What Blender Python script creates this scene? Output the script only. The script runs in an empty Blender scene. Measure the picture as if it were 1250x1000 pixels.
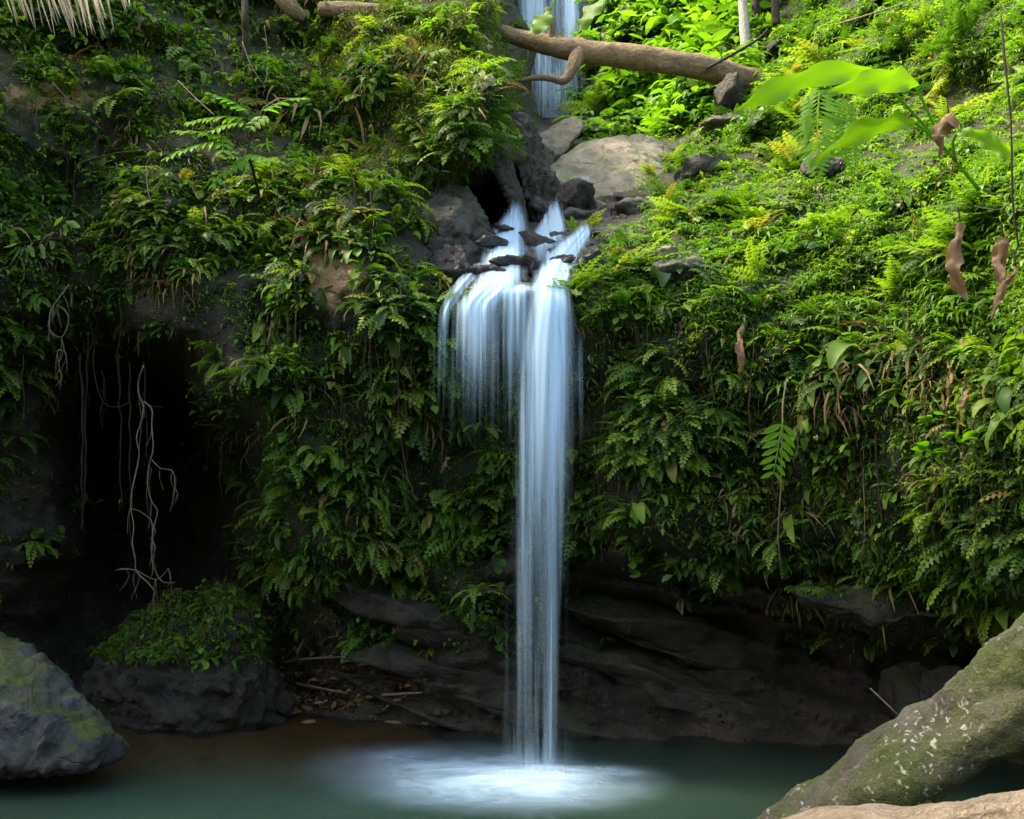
import bpy, bmesh, math, random
import numpy as np
from mathutils import Vector, Matrix, noise

rng = np.random.default_rng(7)
random.seed(7)
R = math.radians
scene = bpy.context.scene
col = scene.collection

# ------------------------------------------------------------------ camera
F, CH = 1340.0, 2.1
TILT = math.atan(120 / F)
CT, ST = math.cos(TILT), math.sin(TILT)
cam = bpy.data.cameras.new('camera')
cam.sensor_width = 36
cam.lens = 36 * F / 1250
cam.clip_end = 2000
cam.clip_start = 0.05
cob = bpy.data.objects.new('camera', cam)
cob.location = (0, 0, CH)
cob.rotation_euler = (R(90) + TILT, 0, 0)
col.objects.link(cob)
scene.camera = cob


def PA(px, py, Y):
    """photo position + depth in metres -> world point (arrays allowed)"""
    dx = (np.asarray(px, float) - 625) / F
    dy = (500 - np.asarray(py, float)) / F
    dY = CT - ST * dy
    dZ = ST + CT * dy
    Y = np.asarray(Y, float)
    return np.stack(np.broadcast_arrays(dx / dY * Y, Y, CH + dZ / dY * Y), -1)


def P(px, py, Y):
    return Vector(PA(px, py, Y).tolist())


def to_px(p):
    x, y, z = p[0], p[1], p[2] - CH
    fw = y * CT + z * ST
    up = -y * ST + z * CT
    return 625 + F * x / fw, 500 - F * up / fw


# ------------------------------------------------------------------ object helpers
def tag(o, label=None, cat=None, group=None, kind=None):
    if label: o['label'] = label
    if cat: o['category'] = cat
    if group: o['group'] = group
    if kind: o['kind'] = kind
    return o


def empty(name, loc, label=None, cat=None, group=None):
    o = bpy.data.objects.new(name, None)
    o.empty_display_size = .1
    o.location = loc
    col.objects.link(o)
    return tag(o, label, cat, group)


def mesh_data(name, V, Q, mat, attrs=None, smooth=False, uv=None):
    V = np.asarray(V, np.float32)
    Q = np.asarray(Q, np.int32)
    k = Q.shape[1]
    me = bpy.data.meshes.new(name)
    me.vertices.add(len(V))
    me.vertices.foreach_set('co', V.ravel())
    me.loops.add(Q.size)
    me.loops.foreach_set('vertex_index', Q.ravel())
    me.polygons.add(len(Q))
    me.polygons.foreach_set('loop_start', np.arange(0, Q.size, k, dtype=np.int32))
    if smooth:
        me.polygons.foreach_set('use_smooth', np.ones(len(Q), bool))
    for an, av in (attrs or {}).items():
        a = me.attributes.new(an, 'FLOAT', 'POINT')
        a.data.foreach_set('value', np.asarray(av, np.float32).ravel())
    if uv is not None:
        l = me.uv_layers.new(name='UVMap')
        l.data.foreach_set('uv', np.asarray(uv, np.float32)[Q.ravel()].ravel())
    me.update(calc_edges=True)
    me.validate()
    if mat: me.materials.append(mat)
    return me


def link(name, me, parent=None, loc=None):
    o = bpy.data.objects.new(name, me)
    col.objects.link(o)
    if loc is not None: o.location = loc
    if parent is not None: o.parent = parent
    return o


def part(name, V, Q, mat, parent, **k):
    """child mesh given in world coordinates"""
    V = np.asarray(V, float) - np.array(parent.location)
    return link(name, mesh_data(name, V, Q, mat, **k), parent)


def solo(name, V, Q, mat, origin=None, **k):
    V = np.asarray(V, float)
    if origin is None:
        origin = np.array([V[:, 0].mean(), V[:, 1].mean(), V[:, 2].min()])
    origin = np.array(origin, float)
    return link(name, mesh_data(name, V - origin, Q, mat, **k), None, origin.tolist())


def cat_meshes(parts):
    Vs, Qs, Rs, n = [], [], [], 0
    for p in parts:
        Vs.append(p[0]); Qs.append(np.asarray(p[1]) + n); n += len(p[0])
        Rs.append(p[2] if len(p) > 2 else np.zeros(len(p[0])))
    return np.concatenate(Vs), np.concatenate(Qs), np.concatenate(Rs)


def fbm(Pts, s, octv=5, H=1.0, off=(0, 0, 0)):
    o = Vector(off)
    return np.array([noise.fractal(Vector(p) * s + o, H, 2.0, octv) for p in Pts.tolist()])


def ridged(Pts, s, octv=5, off=(0, 0, 0)):
    o = Vector(off)
    return np.array([noise.ridged_multi_fractal(Vector(p) * s + o, 0.9, 2.1, octv, 1.0, 2.0) for p in Pts.tolist()])


# ------------------------------------------------------------------ materials
class NT:
    def __init__(s, name):
        s.m = bpy.data.materials.new(name)
        s.m.use_nodes = True
        s.t = s.m.node_tree
        s.t.nodes.clear()
        s.out = s.n('ShaderNodeOutputMaterial')

    def n(s, typ, ins=None, **props):
        nd = s.t.nodes.new(typ)
        for k, v in props.items(): setattr(nd, k, v)
        for k, v in (ins or {}).items():
            sock = nd.inputs[k]
            if isinstance(v, bpy.types.NodeSocket): s.t.links.new(v, sock)
            else: sock.default_value = v
        return nd

    def noise(s, vec, scale, detail=5, rough=.55, dist=0.0):
        return s.n('ShaderNodeTexNoise', {'Vector': vec, 'Scale': scale, 'Detail': detail, 'Roughness': rough, 'Distortion': dist}).outputs['Fac']

    def ramp(s, fac, stops, interp='LINEAR'):
        r = s.n('ShaderNodeValToRGB', {'Fac': fac})
        cr = r.color_ramp
        cr.interpolation = interp
        while len(cr.elements) < len(stops): cr.elements.new(.5)
        for e, (p, c) in zip(cr.elements, stops):
            e.position = p
            e.color = (c, c, c, 1) if isinstance(c, (int, float)) else (*c, 1)
        return r.outputs['Color']

    def math(s, op, a, b=0.0, clamp=False):
        nd = s.n('ShaderNodeMath', operation=op, use_clamp=clamp)
        for i, v in enumerate((a, b)):
            if isinstance(v, bpy.types.NodeSocket): s.t.links.new(v, nd.inputs[i])
            else: nd.inputs[i].default_value = v
        return nd.outputs[0]

    def mix(s, fac, a, b):
        nd = s.n('ShaderNodeMix', data_type='RGBA')
        for i, v in ((0, fac), (6, a), (7, b)):
            if isinstance(v, bpy.types.NodeSocket): s.t.links.new(v, nd.inputs[i])
            else: nd.inputs[i].default_value = v if i == 0 else (*v, 1)
        return nd.outputs[2]

    def attr(s, name): return s.n('ShaderNodeAttribute', attribute_name=name).outputs['Fac']

    def pos(s): return s.n('ShaderNodeTexCoord').outputs['Object']

    def geo(s): return s.n('ShaderNodeNewGeometry')

    def bump(s, h, strength=.5, dist=.03):
        return s.n('ShaderNodeBump', {'Height': h, 'Strength': strength, 'Distance': dist}).outputs['Normal']

    def pbsdf(s, base, rough=.6, normal=None, spec=.5, **extra):
        ins = {'Base Color': base if isinstance(base, bpy.types.NodeSocket) else (*base, 1), 'Roughness': rough, 'Specular IOR Level': spec}
        if normal is not None: ins['Normal'] = normal
        ins.update(extra)
        return s.n('ShaderNodeBsdfPrincipled', ins).outputs[0]

    def done(s, sh):
        s.t.links.new(sh, s.out.inputs['Surface'])
        return s.m


def leaf_mat(name, stops, trans=.42, rough=.5, spec=.28, tboost=(1.5, 1.7, .6), veins=False):
    n = NT(name)
    r = n.math('FRACT', n.math('ADD', n.attr('rnd'), n.n('ShaderNodeObjectInfo').outputs['Random']))
    c = n.ramp(r, stops)
    pn = n.noise(n.geo().outputs['Position'], 1.1, 2)
    c2 = n.mix(n.math('MULTIPLY', n.math('SUBTRACT', pn, .38, True), 1.3, True), c, n.n('ShaderNodeMix', {0: 1.0, 6: c, 7: (1.3, 1.12, .7, 1)}, data_type='RGBA', blend_type='MULTIPLY').outputs[2])
    ct = n.n('ShaderNodeMix', {0: 1.0, 6: c2, 7: (*tboost, 1)}, data_type='RGBA', blend_type='MULTIPLY').outputs[2]
    nrm = None
    if veins:
        uvs = n.n('ShaderNodeSeparateXYZ', {0: n.n('ShaderNodeUVMap').outputs[0]})
        au = n.math('ABSOLUTE', uvs.outputs[0])
        ph = n.math('ADD', n.math('MULTIPLY', uvs.outputs[1], 150.0), n.math('MULTIPLY', au, -14.0))
        vs = n.math('POWER', n.math('ABSOLUTE', n.math('SINE', ph)), .6)
        mid_ = n.math('MULTIPLY', n.math('SUBTRACT', .07, au), 14, True)
        c2 = n.mix(n.math('MULTIPLY', n.math('SUBTRACT', 1.0, vs), .6), c2, (.03, .1, .012))
        sp_ = n.math('MULTIPLY', n.math('SUBTRACT', n.noise(n.pos(), 26, 4), .66), 9, True)
        c2 = n.mix(sp_, c2, (.16, .13, .04))
        c2 = n.mix(mid_, c2, (.16, .26, .06))
        nrm = n.bump(vs, .35, .006)
    b = n.pbsdf(c2, rough, nrm, spec=spec)
    t = n.n('ShaderNodeBsdfTranslucent', {'Color': ct}).outputs[0]
    return n.done(n.n('ShaderNodeMixShader', {0: trans, 1: b, 2: t}).outputs[0])


M = {}
M['fern'] = leaf_mat('fern_leaf', [(0, (.02, .055, .013)), (.3, (.045, .115, .018)), (.58, (.085, .18, .022)), (.85, (.15, .25, .035)), (.94, (.17, .25, .045)), (1, (.22, .16, .06))])
M['herb'] = leaf_mat('herb_leaf', [(0, (.02, .06, .018)), (.4, (.04, .115, .022)), (.75, (.075, .18, .026)), (1, (.14, .26, .04))], rough=.42)
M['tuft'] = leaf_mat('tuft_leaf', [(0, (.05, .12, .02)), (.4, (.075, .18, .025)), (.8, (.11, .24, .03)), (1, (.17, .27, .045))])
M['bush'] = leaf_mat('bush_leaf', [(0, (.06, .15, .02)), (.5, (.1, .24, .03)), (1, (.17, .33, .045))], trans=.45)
M['dry'] = leaf_mat('dry_leaf', [(0, (.07, .05, .022)), (.5, (.13, .095, .04)), (1, (.2, .16, .08))], trans=.25, rough=.7, spec=.2, tboost=(1.2, 1.1, .8))
M['rootlet'] = leaf_mat('rootlet_skin', [(0, (.025, .018, .01)), (.7, (.06, .042, .024)), (1, (.15, .12, .07))], trans=.05, rough=.8, spec=.15)
M['moss'] = leaf_mat('moss_leaf', [(0, (.05, .075, .015)), (.5, (.085, .13, .02)), (1, (.15, .19, .035))], trans=.3, rough=.7, spec=.2)
M['big'] = leaf_mat('broad_leaf', [(0, (.1, .23, .02)), (1, (.14, .3, .028))], trans=.42, rough=.4, veins=True)
M['sprig'] = leaf_mat('sprig_leaf', [(0, (.07, .2, .014)), (1, (.12, .28, .022))], trans=.5, spec=.15)
M['litter'] = leaf_mat('litter_leaf', [(0, (.06, .035, .02)), (.4, (.13, .07, .03)), (.8, (.22, .12, .05)), (1, (.35, .26, .14))], trans=.1, rough=.6, spec=.3, tboost=(1, 1, 1))


def rock_mat(name, dark, mid, light, moss=.0, wet=.0, rough=.75, mosscol=(.06, .09, .018), scale=1.0, bump=.7, lichen=0.0):
    n = NT(name)
    p = n.pos()
    n1 = n.noise(p, 1.7 * scale, 8, .62, .4)
    n2 = n.noise(p, 9 * scale, 7, .72)
    n3 = n.noise(p, 45 * scale, 6, .75)
    c = n.ramp(n1, [(.3, dark), (.52, mid), (.72, light)])
    c = n.mix(n.ramp(n2, [(.35, .85), (.62, 0.0)]), c, dark)
    c = n.mix(n.ramp(n3, [(.55, 0.0), (.7, .45)]), c, light)
    cr = n.n('ShaderNodeTexVoronoi', {'Vector': n.mix(.22, p, n.n('ShaderNodeTexNoise', {'Vector': p, 'Scale': 2.5 * scale}).outputs['Color']), 'Scale': 2.6 * scale}, feature='DISTANCE_TO_EDGE').outputs['Distance']
    crack = n.ramp(cr, [(0, 0.0), (.045, 1.0)])
    if moss > 0:
        up = n.n('ShaderNodeSeparateXYZ', {0: n.geo().outputs['Normal']}).outputs['Z']
        mm = n.math('ADD', n.math('MULTIPLY', up, .35), n.math('ADD', n.noise(p, 2.2 * scale, 6, .65), n.math('ADD', n.math('MULTIPLY', n3, .35), moss - .95)), False)
        mf = n.math('MULTIPLY', mm, 5, True)
        c = n.mix(mf, c, n.mix(n3, mosscol, tuple(min(1, v * 2.4) for v in mosscol)))
    if lichen > 0:
        lv = n.noise(p, 7 * scale, 5, .6)
        c = n.mix(n.math('MULTIPLY', n.math('SUBTRACT', lv, .62 - lichen * .1), 14, True), c, (.42, .42, .36))
    h = n.math('ADD', n.math('MULTIPLY', n2, .6), n.math('ADD', n.math('MULTIPLY', n3, .4), n.math('MULTIPLY', crack, .25)))
    b = n.bump(h, min(1, bump * 1.25), .09 / scale)
    rg = n.math('SUBTRACT', rough, n.math('MULTIPLY', n.ramp(n.noise(p, 3 * scale, 3), [(.4, 0.0), (.65, 1.0)]), wet))
    return n.done(n.pbsdf(c, rg, b, .5))


M['rock'] = rock_mat('grey_rock', (.035, .033, .028), (.1, .094, .08), (.2, .19, .165), moss=.1, wet=.3)
M['rock_wet'] = rock_mat('wet_black_rock', (.005, .005, .005), (.014, .014, .013), (.04, .038, .034), wet=.3, rough=.36, scale=2.2, bump=.7)
M['rock_pale'] = rock_mat('pale_rock', (.14, .125, .09), (.27, .24, .175), (.36, .33, .25), moss=.02, wet=.1, rough=.8, bump=.6)
M['rock_blue'] = rock_mat('mossy_blue_rock', (.022, .024, .026), (.075, .082, .09), (.2, .22, .24), moss=.14, wet=.3, scale=1.7, mosscol=(.035, .05, .009), bump=1)
M['rock_dark'] = rock_mat('dark_rock', (.014, .013, .01), (.04, .036, .027), (.085, .077, .06), moss=.12, wet=.3, mosscol=(.025, .035, .01), scale=1.4, bump=1)

M['rock_ledge'] = rock_mat('ledge_rock', (.01, .009, .007), (.036, .031, .023), (.085, .072, .053), moss=.03, wet=.35, mosscol=(.02, .03, .007), scale=2.2, bump=1)

# cliff: rock, moss and bare soil mixed by surface attributes
n = NT('cliff_ground')
p = n.pos()
n1 = n.noise(p, .9, 8, .6, .5)
n2 = n.noise(p, 7, 6, .65)
n3 = n.noise(p, 40, 4, .6)
rc = n.ramp(n1, [(.3, (.013, .011, .008)), (.5, (.042, .036, .026)), (.72, (.105, .09, .066))])
rc = n.mix(n.math('MULTIPLY', n2, .6), rc, (.02, .018, .014))
wz = n.math('MULTIPLY', n.math('SUBTRACT', n.noise(p, 1.6, 5, .6), .5), 3, True)
rc = n.mix(n.math('MULTIPLY', wz, .6), rc, (.06, .043, .022))
vg = n.attr('veg')
gr = n.ramp(n3, [(.3, (.006, .01, .003)), (.55, (.016, .028, .006)), (.8, (.04, .06, .012))])
gr = n.mix(n.math('MULTIPLY', n.math('SUBTRACT', n2, .45), 3, True), gr, (.018, .014, .008))
c = n.mix(n.math('MULTIPLY', n.math('ADD', vg, n.math('SUBTRACT', n2, .72)), 2.2, True), rc, gr)
so = n.math('MULTIPLY', n.math('ADD', n.attr('soil'), n.math('SUBTRACT', n2, .62)), 5, True)
c = n.mix(so, c, n.mix(n3, (.17, .105, .05), (.36, .25, .13)))
bmp = n.bump(n.math('ADD', n2, n.math('MULTIPLY', n3, .5)), 1.0, .1)
rg = n.math('SUBTRACT', .75, n.math('MULTIPLY', n.math('SUBTRACT', 1.0, vg, True), .22))
M['cliff'] = n.done(n.pbsdf(c, rg, bmp, .4))


def bark_mat(name, cols, moss=0.0, lichen=0.0, stretch=(3, 3, .6), scale=5, bump=.8, mosscol=(.05, .075, .012), solid=False, dist=.6):
    n = NT(name)
    p = n.pos()
    uvv = n.n('ShaderNodeMapping', {'Vector': n.n('ShaderNodeUVMap').outputs[0], 'Scale': stretch}).outputs[0]
    a = n.noise(n.n('ShaderNodeMapping', {'Vector': p, 'Rotation': (0, .7, 0), 'Scale': (.55, 1, 1)}).outputs[0] if solid else uvv, scale, 9, .7, dist)
    b2 = n.noise(p, 24, 5, .65)
    b3 = n.noise(p, 4.5, 6, .6)
    c = n.ramp(a, [(.28, cols[0]), (.5, cols[1]), (.75, cols[2])])
    c = n.mix(n.math('MULTIPLY', b2, .5), c, cols[0])
    if moss:
        mf = n.math('MULTIPLY', n.math('ADD', n.math('SUBTRACT', b3, .6), moss), 5, True)
        c = n.mix(mf, c, n.mix(b2, mosscol, tuple(v * 2.6 for v in mosscol)))
    if lichen:
        wv = n.mix(.12, p, n.n('ShaderNodeTexNoise', {'Vector': p, 'Scale': 20.0}).outputs['Color'])
        vo = n.n('ShaderNodeTexVoronoi', {'Vector': wv, 'Scale': 24.0, 'Randomness': 1.0}).outputs['Distance']
        pl = n.math('MULTIPLY', n.math('SUBTRACT', n.noise(p, 2.6, 4), .47), 9, True)
        lf = n.math('MULTIPLY', n.math('MULTIPLY', n.math('SUBTRACT', .3, vo), 9, True), pl)
        c = n.mix(n.math('MULTIPLY', lf, lichen), c, n.mix(b2, (.3, .33, .28), (.55, .57, .48)))
    b4 = n.noise(p, 90, 5, .7)
    c = n.mix(n.ramp(b4, [(.5, 0.0), (.68, .4)]), c, cols[2])
    bm = n.bump(n.math('ADD', n.math('ADD', a, n.math('MULTIPLY', b4, .3)), n.math('MULTIPLY', b2, .6)), bump, .05)
    return n.done(n.pbsdf(c, .8, bm, .3))


M['bark_moss'] = bark_mat('mossy_bark', [(.03, .028, .02), (.085, .08, .06), (.19, .18, .145)], moss=.2, lichen=.8, bump=1.0, mosscol=(.03, .042, .008), solid=True, scale=7, dist=.3, stretch=(4, 2.5, 1))
M['bark_tan'] = bark_mat('tan_bark', [(.07, .045, .025), (.24, .165, .09), (.4, .33, .23)], moss=.0, stretch=(1.5, 2.2, 1), bump=.9)
M['wood_pale'] = bark_mat('pale_wood', [(.07, .055, .04), (.27, .22, .15), (.44, .38, .28)], stretch=(16, 1.6, 1), scale=5, bump=1.0, dist=.12)
M['bark_dark'] = bark_mat('dark_bark', [(.02, .016, .012), (.045, .036, .026), (.09, .075, .055)], moss=.05, stretch=(2, 6, 1))
M['bark_white'] = bark_mat('white_bark', [(.25, .23, .2), (.5, .48, .43), (.62, .6, .55)], stretch=(2, 3, 1))
M['root'] = bark_mat('root_skin', [(.16, .13, .09), (.3, .25, .18), (.42, .37, .29)], stretch=(2, 5, 1))
M['fibre'] = bark_mat('root_fibre', [(.02, .014, .008), (.04, .028, .016), (.07, .05, .03)], stretch=(2, 5, 1))

# falling water, silky from the long exposure
def water_mat(name, colr, su=26.0, sv=.5, gain=1.0):  # silky threads along the fall
    n = NT(name)
    uv = n.n('ShaderNodeUVMap').outputs[0]
    m1 = n.n('ShaderNodeMapping', {'Vector': uv, 'Scale': (su, sv, 1)}).outputs[0]
    m2 = n.n('ShaderNodeMapping', {'Vector': uv, 'Scale': (su * 3.3, sv * 1.3, 1)}).outputs[0]
    a = n.noise(m1, 1.0, 3, .5, .15)
    b = n.noise(m2, 1.0, 2, .5)
    st = n.math('ADD', n.math('MULTIPLY', n.math('SUBTRACT', a, .32), 2.3, True), n.math('MULTIPLY', n.math('SUBTRACT', b, .5), .5))
    d = n.attr('dens')
    th = n.math('ADD', n.math('MULTIPLY', st, .85), n.math('SUBTRACT', n.math('MULTIPLY', d, 1.25), .38))
    al = n.math('MULTIPLY', n.math('MULTIPLY', th, gain, True), n.math('MULTIPLY', d, 1.7, True), True)
    df = n.n('ShaderNodeBsdfDiffuse', {'Color': (*colr, 1)}).outputs[0]
    tr = n.n('ShaderNodeBsdfTranslucent', {'Color': (*colr, 1)}).outputs[0]
    w = n.n('ShaderNodeMixShader', {0: .45, 1: df, 2: tr}).outputs[0]
    tp = n.n('ShaderNodeBsdfTransparent').outputs[0]
    return n.done(n.n('ShaderNodeMixShader', {0: al, 1: tp, 2: w}).outputs[0])


M['fall'] = water_mat('falling_water', (.58, .8, .95))
n = NT('foam')
p = n.pos()
a = n.noise(n.n('ShaderNodeMapping', {'Vector': p, 'Scale': (1.0, 1.7, 1)}).outputs[0], 2.0, 6, .62, 1.2)
al = n.math('MULTIPLY', n.attr('dens'), n.math('ADD', n.math('MULTIPLY', a, 1.3), .15), True)
df = n.n('ShaderNodeBsdfDiffuse', {'Color': (.5, .74, .93, 1)}).outputs[0]
M['foam'] = n.done(n.n('ShaderNodeMixShader', {0: al, 1: n.n('ShaderNodeBsdfTransparent').outputs[0], 2: df}).outputs[0])

n = NT('pool_water')
p = n.pos()
depth = n.attr('depth')
body = n.n('ShaderNodeBsdfDiffuse', {'Color': n.mix(n.attr('bubbles_vs_shade'), (.008, .02, .014), (.036, .078, .058))}).outputs[0]  # overhang shade at right put into the body colour; milky near the splash
tint = n.n('ShaderNodeBsdfTransparent', {'Color': (.8, .72, .5, 1)}).outputs[0]
tu = n.math('POWER', n.math('MULTIPLY', depth, .95, True), .75)
under = n.n('ShaderNodeMixShader', {0: tu, 1: tint, 2: body}).outputs[0]
nb = n.bump(n.noise(n.n('ShaderNodeMapping', {'Vector': p, 'Scale': (1, 2.2, 1)}).outputs[0], 3.0, 3), .12, .05)
gl = n.n('ShaderNodeBsdfGlossy', {'Color': (1, 1, 1, 1), 'Roughness': .22, 'Normal': nb}).outputs[0]
fr = n.n('ShaderNodeFresnel', {'IOR': 1.33, 'Normal': nb}).outputs[0]
M['pool'] = n.done(n.n('ShaderNodeMixShader', {0: fr, 1: under, 2: gl}).outputs[0])

n = NT('pool_bed')
p = n.pos()
vo = n.n('ShaderNodeTexVoronoi', {'Vector': p, 'Scale': 9.0}).outputs['Color']
c = n.mix(n.noise(p, 3, 5), (.13, .075, .035), (.3, .19, .1))
c = n.mix(.35, c, n.mix(n.n('ShaderNodeSeparateColor', {0: vo}).outputs[0], (.06, .035, .02), (.36, .25, .15)))
M['bed'] = n.done(n.pbsdf(c, .8))
n = NT('forest_soil')
p = n.pos()
c = n.mix(n.noise(p, 2, 6), (.015, .022, .008), (.05, .055, .02))
M['soil'] = n.done(n.pbsdf(c, .9))

# ------------------------------------------------------------------ cliff: relief surface in metres
CP = [
 (-450,-350,12),(-100,-350,15),(300,-350,16),(600,-350,25),(900,-350,23),(1200,-350,15),(1700,-350,8),
 (-450,0,8.5),(-100,0,10),(100,0,11),(250,0,11.8),(400,0,12.3),(520,0,12.3),(600,0,13.2),(632,0,20),(700,0,21),(780,0,19),(860,0,18),(950,0,16),(1050,0,13.5),(1200,0,11),(1400,0,8),(1700,0,5),
 (-450,100,7.5),(0,100,9.7),(120,100,10.2),(250,100,10.8),(400,100,11.5),(480,100,10.8),(560,100,10.6),(620,100,11.3),(650,100,19.5),(690,100,20),(730,100,18),(800,100,17),(870,100,15.5),(950,100,13.5),(1050,100,11.5),(1150,110,10.6),(1215,110,9.9),(1180,50,9.9),(1250,100,8.7),(1500,100,6),(1700,100,4.5),
 (0,180,9.6),(150,180,10.2),(300,180,10.3),(420,180,10.9),(500,180,10.5),(560,180,10.1),(595,190,10.8),(645,180,12.2),(665,150,18),(690,160,16.5),(760,150,17),(840,150,15.5),(900,160,13),(1000,170,11.5),(1100,180,10),(1200,180,8.5),
 (0,240,9.6),(150,240,10),(300,240,9.9),(400,215,10),(460,210,9.9),(520,240,10.4),(570,240,12.4),(610,235,13),(640,250,12.3),(690,240,12.8),(750,240,12.3),(800,240,11.8),(870,230,11.2),(950,240,10.4),(1050,240,9.6),(1150,240,8.6),(1250,240,7.5),
 (0,300,9.6),(150,300,9.8),(300,300,9.6),(400,300,9.5),(470,290,9.4),(530,300,9.9),(580,310,10.3),(640,290,10.9),(690,300,10.5),(740,300,10.3),(820,300,9.9),(900,300,9.8),(1000,300,9.4),(1100,300,8.8),(1250,300,7.3),
 (-450,360,7.5),(0,360,9.6),(100,360,9.8),(200,360,9.7),(300,360,9.5),(400,360,9.3),(470,360,9.15),(540,360,9.4),(580,360,9.4),(640,355,9.4),(700,360,9.35),(760,350,9.2),(850,350,9.1),(950,350,9.0),(1050,350,8.7),(1150,350,8.1),(1250,350,7.1),(1500,350,5.2),(1700,350,4),
 (0,420,10),(60,420,10.5),(130,425,11.5),(180,400,9.8),(260,420,9.6),(350,420,9.4),(450,420,9.2),(540,420,9.5),(600,420,9.9),(650,420,9.9),(720,420,9.6),(800,420,9.1),(950,420,8.8),(1100,420,8.2),(1250,420,7.0),
 (-450,500,8.5),(0,500,10.8),(60,500,11.3),(130,500,14.5),(200,490,14.5),(250,480,10.2),(300,500,9.8),(400,500,9.5),(500,500,9.6),(600,500,9.9),(700,500,9.8),(800,500,9.2),(950,500,8.8),(1100,500,8.2),(1250,500,7.0),
 (0,580,10.8),(70,580,11.3),(130,590,15),(220,580,15),(290,585,13),(330,580,10.4),(420,580,10),(500,600,10.1),(600,580,9.9),(700,580,9.9),(800,580,9.3),(950,580,9),(1100,580,8.3),(1250,580,7.1),(1500,580,5.4),
 (-450,660,9),(0,660,10.8),(80,660,11.4),(150,660,15),(250,660,14.5),(305,660,11.5),(370,660,10.3),(450,660,10.2),(550,660,10.2),(620,660,10.3),(700,680,10.5),(780,650,9.6),(850,680,9.4),(950,690,9.1),(1100,690,8.4),(1250,690,7.3),
 (0,740,11),(100,740,13),(200,740,14.5),(300,740,13.2),(380,735,11),(450,740,10.5),(550,740,10.5),(650,740,10.7),(720,740,11.5),(800,740,11.6),(900,750,11.2),(1000,765,10.8),(1100,770,9.6),(1200,760,8.8),(1250,750,8.2),
 (0,800,11.5),(200,800,13),(330,800,12.5),(420,800,11.3),(520,800,10.7),(620,800,10.7),(720,800,11),(850,800,11.7),(1000,810,11.3),(1100,810,10.6),(1200,800,9.8),(1300,790,9),(1600,790,7),
 (-450,870,9.5),(0,870,11.3),(130,865,11.6),(300,862,11.6),(400,862,11.5),(470,868,11.2),(560,880,10.8),(660,885,10.6),(800,890,10.4),(900,895,10.3),(1000,900,10.2),(1100,900,10),(1250,900,9.4),(1500,900,8),(1700,900,6.5),
 (-450,965,9),(0,965,10.6),(300,965,10.7),(600,965,10.2),(900,965,9.9),(1250,965,9.3),(1700,965,6.5)]
CP = np.array(CP, float)
VP = np.array([
 (130,520,0),(200,500,0),(250,600,0),(150,650,0),(250,700,0),(110,460,.05),(180,740,0),(60,740,0.02),(300,740,0),(0,600,.12),(60,560,.08),(40,660,.08),(0,450,.3),(200,450,.05),
 (180,400,.3),(240,430,.15),(270,450,.15),(300,520,.5),
 (100,50,.9),(250,80,.9),(100,150,.5),(50,200,.65),(150,250,.7),(0,330,.6),(100,330,.7),(250,200,.6),(250,330,.9),(350,250,.9),(350,350,1),(330,430,1),(450,450,1),(500,400,.8),(415,350,0.0),(400,330,0),(480,330,.8),(450,260,.9),(400,100,.8),(480,120,.9),(560,60,1),(560,160,.9),(600,100,.8),(630,150,.4),
 (560,240,.1),(600,240,0),(630,220,0),(550,300,.1),(540,250,.3),(520,350,.5),
 (600,400,.1),(650,400,0),(560,430,.6),(600,470,.6),(570,540,1),(610,560,1),(580,620,1),(660,560,.7),(650,640,.4),(640,720,.05),
 (400,560,1),(350,560,.9),(400,640,.9),(370,690,1),(450,690,1),(500,650,.9),(540,690,.5),(480,740,.6),(540,745,.75),(470,775,.7),(520,785,.5),(580,765,.4),(600,740,.1),(450,800,.08),(560,800,.12),(520,850,0),(620,850,0),(400,800,0),(340,640,.5),(310,620,.2),(400,850,0),(200,850,0),
 (690,250,0),(640,280,0),(690,310,0),(730,290,.1),(740,330,.4),(760,250,.1),(800,270,.4),(690,160,.1),(690,60,0),(650,60,.3),(720,130,.8),(745,60,1),(820,60,1),(820,130,1),(760,160,.9),(700,30,0.05),
 (860,180,.6),(900,230,.8),(850,260,.7),(900,300,1),(820,360,1),(760,380,1),(740,430,.9),(800,450,1),(1000,250,1),(1000,350,1),(950,80,1),(1050,100,.9),(1150,130,.25),(1215,120,.3),(1110,175,.4),(1180,60,.8),(1100,250,.9),(1200,250,.9),(1100,350,1),(1200,400,.9),(900,450,1),(1000,450,.9),(1100,450,.9),(1200,550,1),(1000,560,.7),(900,560,.9),(800,550,1),(740,560,1),(720,640,.8),(800,640,.9),(870,690,.9),(960,640,.6),(1050,580,.8),(1050,640,.6),(1150,650,.9),(1000,700,.9),(1100,715,1),(1200,690,.9),(1250,720,.8),
 (750,700,0),(800,760,0),(950,770,0),(900,750,0),(1100,780,.35),(1200,775,.6),(1160,790,.3),(1050,860,0),(1200,850,.05),(750,850,0),(1000,765,.05),(900,850,0),
 (-200,100,.8),(-200,400,.5),(-200,700,.2),(1450,100,.9),(1450,400,.9),(1450,700,.6),(300,-200,1),(900,-200,1),(600,-200,.8),(1450,-200,1),(-200,-200,1)], float)


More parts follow.
